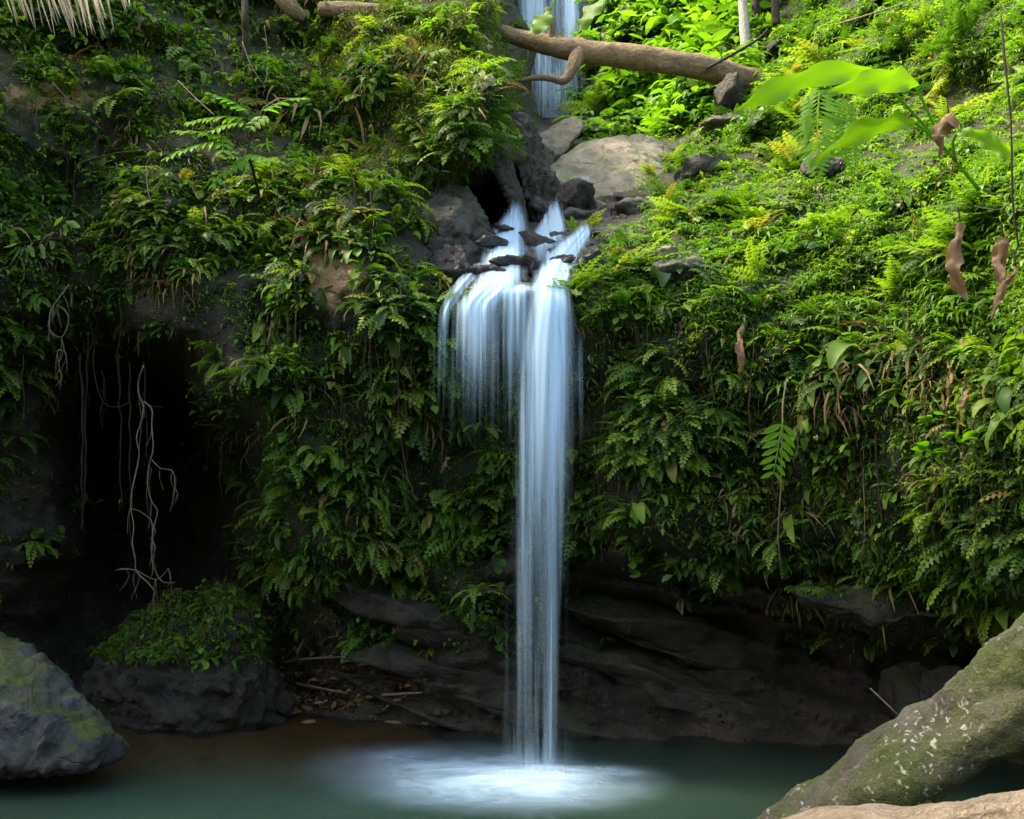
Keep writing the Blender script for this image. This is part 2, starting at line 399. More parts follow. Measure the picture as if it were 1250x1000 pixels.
def rbf_fit(pts, c=12.0):
    xy = pts[:, :2] / 100
    d = np.sqrt(((xy[:, None] - xy[None]) ** 2).sum(-1) + (c / 100) ** 2)
    n = len(pts)
    A = np.zeros((n + 1, n + 1)); A[:n, :n] = d; A[n, :n] = 1; A[:n, n] = 1
    w = np.linalg.solve(A, np.append(pts[:, 2], 0))
    def ev(px, py):
        px = np.asarray(px, float).ravel() / 100; py = np.asarray(py, float).ravel() / 100
        out = np.empty(len(px))
        for i in range(0, len(px), 20000):
            q = np.stack([px[i:i+20000], py[i:i+20000]], -1)
            dd = np.sqrt(((q[:, None] - xy[None]) ** 2).sum(-1) + (c / 100) ** 2)
            out[i:i+20000] = dd @ w[:n] + w[n]
        return out
    return ev


depth_at = rbf_fit(CP)


def veg_at(px, py):
    px = np.asarray(px, float).ravel(); py = np.asarray(py, float).ravel()
    out = np.empty(len(px))
    for i in range(0, len(px), 20000):
        d2 = (px[i:i+20000, None] - VP[None, :, 0]) ** 2 + (py[i:i+20000, None] - VP[None, :, 1]) ** 2 + 60
        w = d2 ** -2.0
        out[i:i+20000] = (w * VP[:, 2]).sum(1) / w.sum(1)
    return out


STEP = 5
GX = np.arange(-450, 1701, STEP); GY = np.arange(-350, 966, STEP)
W_, H_ = len(GX), len(GY)
mx, my = np.meshgrid(GX, GY)
D0 = depth_at(mx, my)
VG = veg_at(mx, my)
pos0 = PA(mx.ravel(), my.ravel(), D0)
far = np.clip(D0 / 9.5, .6, 2.2)
big = fbm(pos0, .8, 4)
mid = ridged(pos0, 1.5, 5)
fine = fbm(pos0, 5.5, 4)
# tilted beds in the bare rock near the water
lay = (pos0[:, 2] + .22 * pos0[:, 0] + .12 * fbm(pos0, .9, 3)) / .33
saw = lay - np.floor(lay)
beds = np.where(saw < .8, saw / .8, (1 - saw) / .2) * (.5 + .5 * np.sin(np.floor(lay) * 12.9)) 
lay2 = (pos0[:, 2] + .25 * pos0[:, 0] + .05 * fine) / .12
saw2 = lay2 - np.floor(lay2)
bare = np.clip(1.2 - VG * 2.2, 0, 1)
low = 1 / (1 + np.exp((pos0[:, 2] - 1.9) * 4))
disp = big * (.28 + .16 * np.clip(VG, 0, 1)) * far + (mid - 1.0) * .13 * far + fine * .07 + bare * low * (beds * .42 + saw2 * .09)
edge = np.clip((pos0[:, 2] + .2) / .35, .15, 1)
D1 = D0 - disp * edge
TP = PA(mx.ravel(), my.ravel(), D1)
TG = TP.reshape(H_, W_, 3)
SOIL = np.clip(1.25 - np.hypot((mx.ravel() - 408) / 34, (my.ravel() - 338) / 40), 0, 1)
SOIL = np.maximum(SOIL, np.clip(1.0 - np.hypot((mx.ravel() - 60) / 70, (my.ravel() - 118) / 22), 0, .6))
gxv = np.gradient(TG, axis=1); gyv = np.gradient(TG, axis=0)
TN = np.cross(gyv, gxv)
TN /= np.linalg.norm(TN, axis=2, keepdims=True) + 1e-9
if TN[H_ // 2, W_ // 2, 1] > 0: TN = -TN
ii = np.arange(W_ * H_).reshape(H_, W_)
TQ = np.stack([ii[:-1, :-1], ii[1:, :-1], ii[1:, 1:], ii[:-1, 1:]], -1).reshape(-1, 4)
cliff = link('cliff', mesh_data('cliff', TP, TQ, M['cliff'], {'veg': VG, 'soil': SOIL}, True))
tag(cliff, kind='structure')


def terr(px, py):
    fx = np.clip((np.asarray(px, float) - GX[0]) / STEP, 0, W_ - 1.001)
    fy = np.clip((np.asarray(py, float) - GY[0]) / STEP, 0, H_ - 1.001)
    x0 = fx.astype(int); y0 = fy.astype(int)
    a = (fx - x0)[..., None]; b = (fy - y0)[..., None]
    def lerp(G): return (G[y0, x0] * (1 - a) + G[y0, x0 + 1] * a) * (1 - b) + (G[y0 + 1, x0] * (1 - a) + G[y0 + 1, x0 + 1] * a) * b
    return lerp(TG), lerp(TN)


def T1(px, py, out=0.0):
    p, nn = terr(np.array([px]), np.array([py]))
    return Vector((p[0] + nn[0] * out).tolist())


# ------------------------------------------------------------------ ground, pool bed, slope added behind to block sky, water
def grid_xy(xs, ys, zf):
    X, Y = np.meshgrid(xs, ys)
    Z = zf(X, Y)
    V = np.stack([X.ravel(), Y.ravel(), Z.ravel()], -1)
    k = np.arange(X.size).reshape(X.shape)
    Q = np.stack([k[:-1, :-1], k[:-1, 1:], k[1:, 1:], k[1:, :-1]], -1).reshape(-1, 4)
    return V, Q


def bed_z(X, Y):
    shallow = np.clip((X + 1.2) / 1.6, 0, 1)
    edge = 11.75 - np.clip(X + 1.5, 0, 4) * .35
    d = np.clip(edge - Y, 0, 9)
    slope = .26 + shallow * .9
    zl = d * .06 + np.clip(d - 1.5, 0, 9) * .16 + np.clip(d - 2.4, 0, 9) * .5
    zr = d * slope * (.55 + .35 * np.clip(d, 0, 2))
    z = -np.minimum(zl * (1 - shallow) + zr * shallow, 1.6)
    near = np.clip(5.2 - Y, 0, 8)
    return np.maximum(z, -1.6) + near ** 1.4 * .42 + .03 * np.sin(X * 7) * np.cos(Y * 6) + .02


V, Q = grid_xy(np.linspace(-8, 8, 110), np.linspace(3.0, 12.6, 80), bed_z)
tag(solo('pool_bed', V, Q, M['bed'], (0, 0, 0), smooth=True), kind='structure')
V, Q = grid_xy(np.linspace(-8, 8, 110), np.linspace(3.4, 12.9, 90), lambda X, Y: X * 0)
dep = np.clip(-bed_z(V[:, 0], V[:, 1]), 0, 2)
tag(solo('pool_water', V, Q, M['pool'], (0, 0, 0), attrs={'depth': dep, 'bubbles_vs_shade': np.clip(np.exp(-((V[:, 0] + 1.1) / 2.6) ** 2 - ((V[:, 1] - 8.2) / 2.2) ** 2) * (1 + .35 * fbm(V, .9, 4)), 0, 1)}, smooth=True), kind='structure')  # low mask values carry the painted overhang shade
V, Q = grid_xy(np.linspace(-300, 300, 40), np.linspace(-300, 300, 40), lambda X, Y: X * 0 - 2.2)
tag(solo('ground', V, Q, M['soil'], (0, 0, 0)), kind='structure')


def hill_z(X, Y):
    r = np.clip(-1.5 - Y, 0, 60)
    side = np.clip(np.abs(X) - 6.0, 0, 40)
    z = .35 + r * 1.0 + side * 1.2 + np.clip(3.2 - Y, 0, 5) * .06
    return np.minimum(z, 6.5) + .5 * np.sin(X * .8) * np.sin(Y * .7)


V, Q = grid_xy(np.linspace(-40, 40, 90), np.linspace(-45, 3.3, 60), hill_z)  # unseen slope behind the camera, added and sized to hold back sky light
tag(solo('sky_block_hillside', V, Q, M['soil'], (0, 0, 0), smooth=True), kind='structure')


# ------------------------------------------------------------------ plant prototypes (quads only)
def unit(v):
    v = np.asarray(v, float)
    return v / (np.linalg.norm(v) + 1e-9)


def path_pts(base, az, el, L, bend, n, twist=0.0):
    """points of an arching stem, each with its tangent"""
    pts = [np.array(base, float)]; tan = []
    for i in range(n):
        t = i / max(1, n - 1)
        e = el - bend * t
        a = az + twist * t
        d = np.array([math.cos(a) * math.cos(e), math.sin(a) * math.cos(e), math.sin(e)])
        tan.append(d); pts.append(pts[-1] + d * L / n)
    tan.append(tan[-1])
    return np.array(pts), np.array(tan)


def blade(base, az, el, L, Wd, bend, n=4, roll=0.0, fold=.15, rnd=None, prof=None, twist=0.0):
    pts, tan = path_pts(base, az, el, L, bend, n, twist)
    V = []
    for i, (p, t) in enumerate(zip(pts, tan)):
        s = i / n
        w = Wd * (prof(s) if prof else (math.sin(math.pi * min(1, s * .96 + .02) ** .8) * .97 + .03))
        side = unit(np.cross(t, (0, 0, 1)) + 1e-6)
        up = np.cross(side, t)
        sd = side * math.cos(roll) + up * math.sin(roll)
        nu = np.cross(sd, t)
        V += [p - sd * w * .5 + nu * w * fold, p, p + sd * w * .5 + nu * w * fold]
    Q = []
    for i in range(n):
        a = i * 3
        Q += [(a, a + 1, a + 4, a + 3), (a + 1, a + 2, a + 5, a + 4)]
    return np.array(V), np.array(Q), np.full(len(V), random.random() if rnd is None else rnd)


def frond(base, az, el, L, Wd, bend, m=12, rnd=None, gap=.12, droop=.25, pw=1.05, twist=0.0, rough=.12):
    rnd = random.random() if rnd is None else rnd
    pts, tan = path_pts(base, az, el, L, bend, m, twist)
    V, Q = [], []
    stp = L / m
    for i in range(m):
        s = (i + .5) / m
        if s < gap: continue
        pl = Wd * .5 * (min(1, (1 - s) * 2.2 + .08) ** .85) * min(1, .45 + s * 2.6) * random.uniform(1 - rough, 1 + rough)
        t = tan[i]; p = pts[i]
        side = unit(np.cross(t, (0, 0, 1)) + 1e-6); up = np.cross(side, t)
        for sg in (-1, 1):
            d = unit(side * sg + t * .45 - up * droop * random.uniform(.4, 1.5))
            tip = p + d * pl
            mdp = p + d * pl * .4
            k = len(V)
            V += [p, mdp + t * stp * pw * .5, tip, mdp - t * stp * pw * .5]
            Q.append((k, k + 1, k + 2, k + 3))
    k = len(V)
    for i in range(m + 1):
        side = unit(np.cross(tan[i], (0, 0, 1)) + 1e-6) * L * .008 * (1.2 - i / m)
        V += [pts[i] - side, pts[i] + side]
    for i in range(m):
        a = k + 2 * i
        Q.append((a, a + 1, a + 3, a + 2))
    return np.array(V), np.array(Q), np.full(len(V), rnd)


U = random.uniform


def p_fern(nf, hang, L=.32, m=11, wd=.36):
    r0 = random.random(); out = []
    for i in range(nf):
        az = U(-1.5, 1.5); l = L * U(.55, 1.15)
        out.append(frond((U(-.02, .02), U(-.03, .03), U(-.03, .03)), az, U(-.2, .9) if hang else U(.3, 1.2), l, l * wd * U(.8, 1.25), (U(1.0, 2.0) if hang else U(.7, 1.5)), m, r0 + U(-.08, .08), twist=U(-.3, .3)))
    return cat_meshes(out)


def p_herb(ns, nl, L=.16, lw=.5, ll=.075, n=3):
    r0 = random.random(); out = []
    for i in range(ns):
        az = U(-1.6, 1.6); el = U(-.5, 1.2); l = L * U(.5, 1.2)
        pts, tan = path_pts((U(-.03, .03), U(-.04, .04), U(-.03, .03)), az, el, l, U(.3, 1.4), nl)
        for j in range(1, nl + 1):
            for sg in ((-1, 1) if j < nl else (0,)):
                a2 = math.atan2(tan[j][1], tan[j][0]) + sg * U(.7, 1.3)
                q = ll * U(.6, 1.25)
                out.append(blade(pts[j], a2, U(-.5, .35), q, q * lw * U(.85, 1.15), U(.2, 1.0), n, U(-.4, .4), .12, r0 + U(-.15, .15)))
        k = [pts - .0016, pts + .0016]
        V = np.empty((2 * len(pts), 3)); V[0::2] = k[0]; V[1::2] = k[1]
        Q = np.array([(2 * q, 2 * q + 1, 2 * q + 3, 2 * q + 2) for q in range(len(pts) - 1)])
        out.append((V, Q, np.full(len(V), r0)))
    return cat_meshes(out)


def p_tuft(ns, L=.11, nl=8):
    """small stems topped with whorls of narrow leaves"""
    r0 = random.random(); out = []
    for i in range(ns):
        az = U(-1.7, 1.7); b = np.array([U(-.05, .05), U(-.09, .09), U(-.03, .03)])
        st = np.array([math.cos(az) * .6, math.sin(az) * .6, U(.2, 1.0)]) * L * U(.3, .8)
        for j in range(nl):
            a2 = j * 6.283 / nl + U(-.3, .3)
            l = L * U(.55, 1.1)
            out.append(blade(b + st, a2, U(-.2, .7), l, l * .17, U(.6, 1.5), 3, U(-.3, .3), .2, r0 + U(-.12, .12)))
    return cat_meshes(out)


def p_round(ns, ll=.06):
    r0 = random.random(); out = []
    pr = lambda s: max(.05, math.sin(math.pi * min(1, s * .93 + .05)) ** .55)
    for i in range(ns):
        az = U(-1.7, 1.7); l = U(.05, .16)
        pts, tan = path_pts((0, 0, 0), az, U(-1.0, 1.2), l, .8, 3)
        V = np.empty((2 * len(pts), 3)); V[0::2] = pts - .0018; V[1::2] = pts + .0018
        out.append((V, np.array([(2 * q, 2 * q + 1, 2 * q + 3, 2 * q + 2) for q in range(len(pts) - 1)]), np.full(len(V), r0)))
        q = ll * U(.6, 1.3)
        out.append(blade(pts[-1], az + U(-.6, .6), U(-.9, .1), q, q * U(.75, .95), .4, 4, U(-.3, .3), .1, r0 + U(-.15, .15), pr))
    return cat_meshes(out)


def p_lance(ns, L=.2):
    r0 = random.random(); out = []
    pr = lambda s: max(.06, math.sin(math.pi * min(1, s * .9 + .06)) ** .75)
    for i in range(ns):
        l = L * U(.6, 1.25)
        out.append(blade((U(-.01, .01), U(-.015, .015), U(-.01, .01)), U(-1.4, 1.4), U(-.4, .9), l, l * U(.2, .3), U(1.0, 2.0), 5, U(-.5, .5), .18, r0 + U(-.12, .12), pr))
    return cat_meshes(out)


def p_moss(ns, L=.05):
    out = []; r0 = random.random()
    for i in range(ns):
        b = (U(-.015, .02), U(-.09, .09), U(-.07, .07))
        l = L * U(.5, 1.3)
        out.append(blade(b, U(-1.4, 1.4), U(-.7, 1.0), l, l * U(.12, .3), U(.5, 1.8), 2, U(-.4, .4), .1, r0 + U(-.2, .2)))
    return cat_meshes(out)


def p_hang(ns, L=.3):
    out = []; r0 = random.random()
    for i in range(ns):
        l = L * U(.4, 1.3)
        out.append(blade((U(-.02, .04), U(-.08, .08), U(-.02, .05)), U(-1.3, 1.3), U(-.6, .7), l, l * U(.02, .05) + .003, U(.9, 1.9), 4, U(-.6, .6), 0, r0 + U(-.2, .2), None, U(-.5, .5)))
    return cat_meshes(out)


PROTO = {
 'fern_hang': ([p_fern(random.randint(5, 8), True) for _ in range(6)], 'fern'),
 'fern_up': ([p_fern(random.randint(6, 9), False) for _ in range(5)], 'fern'),
 'fern_low': ([p_fern(4, True, m=8) for _ in range(5)], 'fern'),
 'herb': ([p_herb(random.randint(4, 6), 4) for _ in range(6)], 'herb'),
 'bush': ([p_herb(random.randint(5, 7), 4, .34, .45, .16) for _ in range(5)], 'bush'),
 'tuft': ([p_tuft(random.randint(4, 6)) for _ in range(6)], 'tuft'),
 'lance': ([p_lance(random.randint(5, 8)) for _ in range(6)], 'fern'),
 'round': ([p_round(random.randint(9, 14)) for _ in range(5)], 'herb'),
 'moss': ([p_moss(34) for _ in range(5)], 'moss'),
 'hang': ([p_hang(12) for _ in range(5)], 'dry'),
}


def scatter_mats(pos, nrm, scale, spread=.7, lean=.25):
    """4x4 per plant: +X turned to the way the wall faces, +Z up"""
    n_ = len(pos)
    az = np.arctan2(nrm[:, 1], nrm[:, 0]) + rng.normal(0, spread, n_)
    flat = np.abs(nrm[:, 2]) > .93
    az = np.where(flat, rng.uniform(-3.14, 3.14, n_), az)
    a = rng.normal(0, lean, n_); b = rng.normal(0, lean, n_)
    ca, sa = np.cos(az), np.sin(az)
    Rz = np.zeros((n_, 3, 3)); Rz[:, 0, 0] = ca; Rz[:, 0, 1] = -sa; Rz[:, 1, 0] = sa; Rz[:, 1, 1] = ca; Rz[:, 2, 2] = 1
    Rx = np.zeros((n_, 3, 3)); Rx[:, 0, 0] = 1; Rx[:, 1, 1] = np.cos(a); Rx[:, 1, 2] = -np.sin(a); Rx[:, 2, 1] = np.sin(a); Rx[:, 2, 2] = np.cos(a)
    Ry = np.zeros((n_, 3, 3)); Ry[:, 1, 1] = 1; Ry[:, 0, 0] = np.cos(b); Ry[:, 0, 2] = np.sin(b); Ry[:, 2, 0] = -np.sin(b); Ry[:, 2, 2] = np.cos(b)
    return Rz @ Rx @ Ry * np.asarray(scale)[:, None, None]


def merge(kind, pos, Rm):
    protos = PROTO[kind][0]
    which = rng.integers(0, len(protos), len(pos))
    Vs, Qs, Rs, off = [], [], [], 0
    for k, (V, Q, r) in enumerate(protos):
        s = np.where(which == k)[0]
        if not len(s): continue
        VV = np.einsum('nij,vj->nvi', Rm[s], V) + pos[s][:, None]
        QQ = Q[None] + (np.arange(len(s)) * len(V))[:, None, None] + off
        RR = r[None] + rng.uniform(0, 1, len(s))[:, None]
        Vs.append(VV.reshape(-1, 3)); Qs.append(QQ.reshape(-1, 4)); Rs.append(np.repeat(RR, 1, 0).ravel())
        off += len(s) * len(V)
    return np.concatenate(Vs), np.concatenate(Qs), np.concatenate(Rs)


PM = {k: [mesh_data(k, V, Q, M[v[1]], {'rnd': r}) for (V, Q, r) in v[0]] for k, v in PROTO.items() if k in ('fern_hang', 'fern_up', 'herb', 'bush', 'tuft', 'round', 'lance')}

# ------------------------------------------------------------------ scatter on the cliff
def zone(px, py):
    """kinds of plants by place: list of (kind, weight)"""
    if 690 < px < 930 and py < 175 - max(0, (px - 820)) * .6: return 'back', [('bush', .8), ('herb', .1), ('fern_up', .1)]
    if 400 < px < 660 and py < 215: return 'mound', [('moss', .42), ('hang', .08), ('fern_hang', .2), ('herb', .1), ('tuft', .15)]
    if px > 690 and py < 400 + (px - 700) * .05: return 'slope', [('tuft', .55), ('moss', .08), ('fern_up', .15), ('herb', .08), ('hang', .02), ('round', .04), ('lance', .08)]
    if px > 690: return 'rightwall', [('fern_hang', .36), ('tuft', .15), ('lance', .18), ('herb', .08), ('round', .09), ('hang', .05), ('moss', .02)]
    if px > 530 and py > 400: return 'behind', [('round', .3), ('fern_hang', .28), ('lance', .22), ('herb', .12), ('tuft', .08)]
    if px < 260: return 'farleft', [('herb', .58), ('fern_hang', .12), ('hang', .1), ('round', .1)]
    return 'leftwall', [('fern_hang', .28), ('lance', .28), ('herb', .15), ('hang', .08), ('tuft', .06), ('moss', .04), ('round', .03)]


NC = 21000
cx = rng.uniform(-330, 1580, NC); cy = rng.uniform(-300, 800, NC)
cv = veg_at(cx, cy)
cpos, cn = terr(cx, cy)
cl = np.array([noise.noise(Vector(p) * 1.9) for p in cpos.tolist()])
cl2 = np.array([noise.noise(Vector(p) * 5.2 + Vector((7, 0, 0))) for p in cpos.tolist()])
keep = rng.uniform(0, 1, NC) < np.clip(cv * (.62 + 1.5 * cl + .8 * cl2), 0, 1)
outside = (cx < -20) | (cx > 1270) | (cy < -20)
keep &= ~(outside & (rng.uniform(0, 1, NC) < .6))
keep &= ~((np.abs(cx - 940) < 40) & (np.abs(cy - 560) < 30) & False)
cx, cy, cv, cpos, cn = cx[keep], cy[keep], cv[keep], cpos[keep], cn[keep]
bykind = {}
for i in range(len(cx)):
    z, ws = zone(cx[i], cy[i])
    ws = [(kk, w * math.exp(3.2 * noise.noise(Vector(cpos[i].tolist()) * .95 + Vector((17.3 * len(kk) + 5 * ord(kk[0]), 0, 0))))) for kk, w in ws]
    r = random.random() * sum(w for _, w in ws); k = ws[-1][0]
    for kk, w in ws:
        r -= w
        if r <= 0: k = kk; break
    bykind.setdefault(k, []).append((i, z))

NAMES = {'fern_hang': ('fern', 'fern', 'drooping green fern'), 'fern_up': ('arching_fern', 'fern', 'upright arching fern'), 'lance': ('lance_fern', 'fern', 'drooping lance-leaved fern'), 'herb': ('leafy_herb', 'plant', 'small pointed-leaf herb'),
         'bush': ('leafy_bush', 'bush', 'bright green leafy bush'), 'tuft': ('leaf_tuft', 'plant', 'tuft of narrow leaves'), 'round': ('round_leaf_herb', 'plant', 'round-leaved herb')}
STUFFN = {'fern_hang': 'fern_cover', 'fern_up': 'arching_fern_cover', 'herb': 'herb_cover', 'bush': 'bush_cover', 'tuft': 'tuft_cover', 'round': 'round_leaf_cover', 'lance': 'lance_fern_cover', 'moss': 'moss', 'hang': 'dry_hanging_grass'}
LAND = [(745,60,'behind the fallen log, right of the upper falls'),(790,150,'behind the pale boulder under the fallen log'),(870,60,'at the right end of the fallen log'),
 (560,40,'on top of the mossy mound left of the upper falls'),(560,160,'on the mossy mound above the dark gap left of the stream'),(440,60,'by the log at the top left of the mossy mound'),
 (450,250,'on the knoll between the brown earth patch and the mossy mound'),(340,330,'left of the brown earth patch'),(480,400,'right of and below the brown earth patch'),
 (250,90,'on the shaded left slope above the bright pinnate sapling'),(90,80,'below the dead palm frond at the top left'),(60,300,'on the dark left wall beside the shiny leaf cluster'),(160,350,'above the dark cave mouth'),
 (250,260,'on the left wall under the bright pinnate sapling'),(310,500,'at the right rim of the cave mouth'),(430,560,'on the left wall halfway down beside the waterfall'),(400,680,'at the foot of the left wall right of the cave'),(520,720,'on the bare layered rock left of the lower waterfall'),
 (570,520,'behind the thin left strand of the waterfall'),(600,620,'just left of the waterfall halfway down'),(740,350,'at the right edge of the waterfall lip'),(740,500,'just right of the waterfall on the shaded wall'),(760,640,'right of the waterfall at the overhang edge'),
 (880,230,'on the rocky slope right of the pale boulder'),(950,70,'on the slope by the thin pale tree trunk'),(1050,130,'behind the big light green leaves'),(1180,80,'in the dark hollow at the top right'),(960,320,'on the sunny slope below the big light green leaves'),(1120,280,'under the stalk of the big leaves'),(1210,330,'around the dead brown leaves at the right'),
 (860,470,'on the right wall under the sunny slope'),(960,540,'around the lone hanging frond on the right wall'),(1080,480,'on the right wall below the dead brown leaves'),(1200,540,'among the bright rounded sprigs at the far right'),(900,670,'along the overhang edge above the dark recess'),(1090,690,'on the right overhang above the grey ledge'),(1220,660,'at the far right above the mossy trunk'),(1150,780,'on the ledge behind the mossy trunk')]
LXY = np.array([(a, b) for a, b, _ in LAND], float)
SC = {'fern_hang': (.7, 1.35), 'fern_up': (.8, 1.5), 'herb': (.75, 1.35), 'bush': (.8, 1.5), 'tuft': (.75, 1.35), 'round': (.8, 1.3), 'lance': (.65, 1.35), 'moss': (.8, 1.6), 'hang': (.7, 1.4)}
NIND = {'fern_hang': 280, 'fern_up': 170, 'herb': 220, 'bush': 160, 'tuft': 300, 'round': 120, 'lance': 260}
for k, lst in bykind.items():
    idx = np.array([i for i, _ in lst])
    pos, nn = cpos[idx], cn[idx]
    sc = rng.uniform(*SC[k], len(idx)) * np.where(rng.uniform(0, 1, len(idx)) < .1, 1.3, 1.0) * np.clip(pos[:, 1] / 9.5, .85, 1.5) ** .5
    sc = sc * (1 + .5 * np.array([noise.noise(Vector(p_) * 1.3 + Vector((0, 0, 40))) for p_ in pos.tolist()]))
    Rm = scatter_mats(pos, nn, sc)
    pos = pos - nn * .015
    infr = (cx[idx] > 5) & (cx[idx] < 1245) & (cy[idx] > 5)
    score = np.where(infr, sc / pos[:, 1] * rng.uniform(.75, 1.25, len(idx)), 0)
    order = np.argsort(-score)
    ni = min(NIND.get(k, 0), int(infr.sum()))
    for j in order[:ni]:
        me = PM[k][int(rng.integers(0, len(PM[k])))]
        nm, ct, ds = NAMES[k]
        o = link(nm, me)
        o.matrix_world = Matrix.LocRotScale(Vector(pos[j].tolist()), Matrix((Rm[j] / sc[j]).tolist()).to_quaternion(), Vector([sc[j]] * 3))
        w = LAND[int(np.argmin(((LXY - (cx[idx][j], cy[idx][j])) ** 2).sum(1)))][2]
        tag(o, ds + ' ' + w, ct, nm.replace('_', ' ') + 's ' + w)
    rest = order[ni:]
    if len(rest):
        V, Q, r = merge(k, pos[rest], Rm[rest])
        tag(solo(STUFFN[k], V, Q, M[PROTO[k][1]], (0, 0, 0), attrs={'rnd': r}), kind='stuff')
    print(k, len(idx), ni)

# dense undergrowth of tiny leaves between the plants
NU = 17000
ux = rng.uniform(-60, 1310, NU); uy = rng.uniform(-60, 790, NU)
uv_ = veg_at(ux, uy)
upos, un = terr(ux, uy)
cl3 = np.array([noise.noise(Vector(p) * 2.6) for p in upos.tolist()])
k = rng.uniform(0, 1, NU) < uv_ * (.75 + 1.2 * cl3)
ux, uy, upos, un = ux[k], uy[k], upos[k], un[k]
small = [p_herb(2, 3, .09, .5, .045, 2) for _ in range(4)] + [p_moss(12, .06) for _ in range(3)]
PROTO['under'] = (small, 'herb')
V, Q, r = merge('under', upos, scatter_mats(upos, un, rng.uniform(.7, 1.5, len(upos))))
tag(solo('undergrowth', V, Q, M['fern'], (0, 0, 0), attrs={'rnd': r}), kind='stuff')


# thin dangling rootlets on both walls
hx = np.concatenate([rng.uniform(0, 560, 700), rng.uniform(720, 1250, 360)]); hy = np.concatenate([rng.uniform(40, 600, 700), rng.uniform(330, 600, 360)])
hp, hn = terr(hx, hy)
ok = (veg_at(hx, hy) > .3) & (np.array([noise.noise(Vector(p_) * 1.7 + Vector((3, 0, 0))) for p_ in hp.tolist()]) > -.05)
def p_string():
    L = U(.25, .75); k = 6; x = y = 0; V = []; Q = []
    for i in range(k + 1):
        w_ = .0035 * (1 - .6 * i / k)
        V += [(x - w_, y - w_, -L * i / k), (x + w_, y - w_, -L * i / k), (x, y + w_, -L * i / k)]
        x += U(-.03, .03); y += U(-.02, .02)
        if i < k: Q += [(3 * i + a, 3 * i + (a + 1) % 3, 3 * i + 3 + (a + 1) % 3, 3 * i + 3 + a) for a in range(3)]
    V = np.array(V)[:, [1, 0, 2]]
    return V, np.array(Q), np.full(len(V), random.random())
PROTO['string'] = ([p_string() for _ in range(10)], 'dry')
V, Q, r = merge('string', hp[ok] + hn[ok] * rng.uniform(.03, .2, (int(ok.sum()), 1)), scatter_mats(hp[ok], hn[ok], rng.uniform(.6, 1.3, int(ok.sum())), .7, .04))
tag(solo('hanging_rootlets', V, Q, M['rootlet'], (0, 0, 0), attrs={'rnd': r}), kind='stuff')

# short narrow-leaved carpet on the sunny slope and the mound
ux = rng.uniform(380, 1300, 26000); uy = rng.uniform(-60, 440, 26000)
cg = np.array([noise.noise(Vector(p_) * 1.5) + .6 * noise.noise(Vector(p_) * 4) for p_ in terr(ux, uy)[0].tolist()])
ok = (rng.uniform(0, 1, 26000) < veg_at(ux, uy) * np.clip(.75 + 1.5 * cg, 0, 1)) & ~((ux > 660) & (ux < 900) & (uy < 140)) & ((ux > 690) | ((ux < 660) & (uy < 240))) & (uy < 400)
ux, uy = ux[ok], uy[ok]
upos, un = terr(ux, uy)
PROTO['mini'] = ([p_tuft(2, .075, 6) for _ in range(6)] + [p_moss(14, .06) for _ in range(2)], 'tuft')
sl = ux > 670
for nm_, mk_, mt_, kk_ in (('slope_carpet', sl, 'tuft', 'mini'), ('mound_moss', ~sl, 'moss', 'moss')):
    V, Q, r = merge(kk_, upos[mk_], scatter_mats(upos[mk_], un[mk_], rng.uniform(.6, 1.3, int(mk_.sum()))))
    tag(solo(nm_, V, Q, M[mt_], (0, 0, 0), attrs={'rnd': r}), kind='stuff')

# ------------------------------------------------------------------ rocks
_ico = {}
def ico(sub):
    if sub not in _ico:
        bm = bmesh.new(); bmesh.ops.create_icosphere(bm, subdivisions=sub, radius=1)
        _ico[sub] = (np.array([v.co[:] for v in bm.verts]), np.array([[v.index for v in f.verts] for f in bm.faces])); bm.free()
    return _ico[sub]


def rock_shape(dims, seed, sub=4, cuts=13, rough=.08, rot=0.0, lo=.55, tilt=0.0):
    N, Fc = ico(sub)
    rg = np.random.default_rng(seed)
    C = rg.normal(size=(cuts, 3)); C /= np.linalg.norm(C, axis=1, keepdims=True)
    d = rg.uniform(lo, .95, cuts)
    dots = N @ C.T
    r = np.min(np.where(dots > .05, d[None] / np.maximum(dots, .05), 9), axis=1)
    r = np.minimum(r, 1.05)
    V = N * r[:, None]
    V = V / np.abs(V).max(0)
    V = V * np.array(dims) * .5
    s = 1.6 / max(dims)
    q = (fbm(V, s * 1.5, 5, .8, (seed, 0, 0)) * 1.0 + (ridged(V, s * 2.2, 4, (0, seed, 0)) - 1) * .55 + .5 * fbm(V, s * 7, 4, .8, (0, 0, seed))) * rough * max(dims) * .6
    V = V + N * q[:, None]
    c, s_ = math.cos(tilt), math.sin(tilt)
    V = V @ np.array([[c, 0, s_], [0, 1, 0], [-s_, 0, c]]).T
    c, s_ = math.cos(rot), math.sin(rot)
    return V @ np.array([[c, -s_, 0], [s_, c, 0], [0, 0, 1]]).T, Fc


ROCKS = {}
def rock(name, px, py, Y, wpx, hpx, dm, seed, mat, label, cat='rock', group=None, **k):
    c = np.array(P(px, py, Y)); s = Y / F
    V, Fc = rock_shape((wpx * s, dm, hpx * s), seed, **k)
    V = V + c
    o = solo(name, V, Fc, M[mat], smooth=True)
    tag(o, label, cat, group)
    ROCKS[o.name] = (V, Fc, o)
    return o


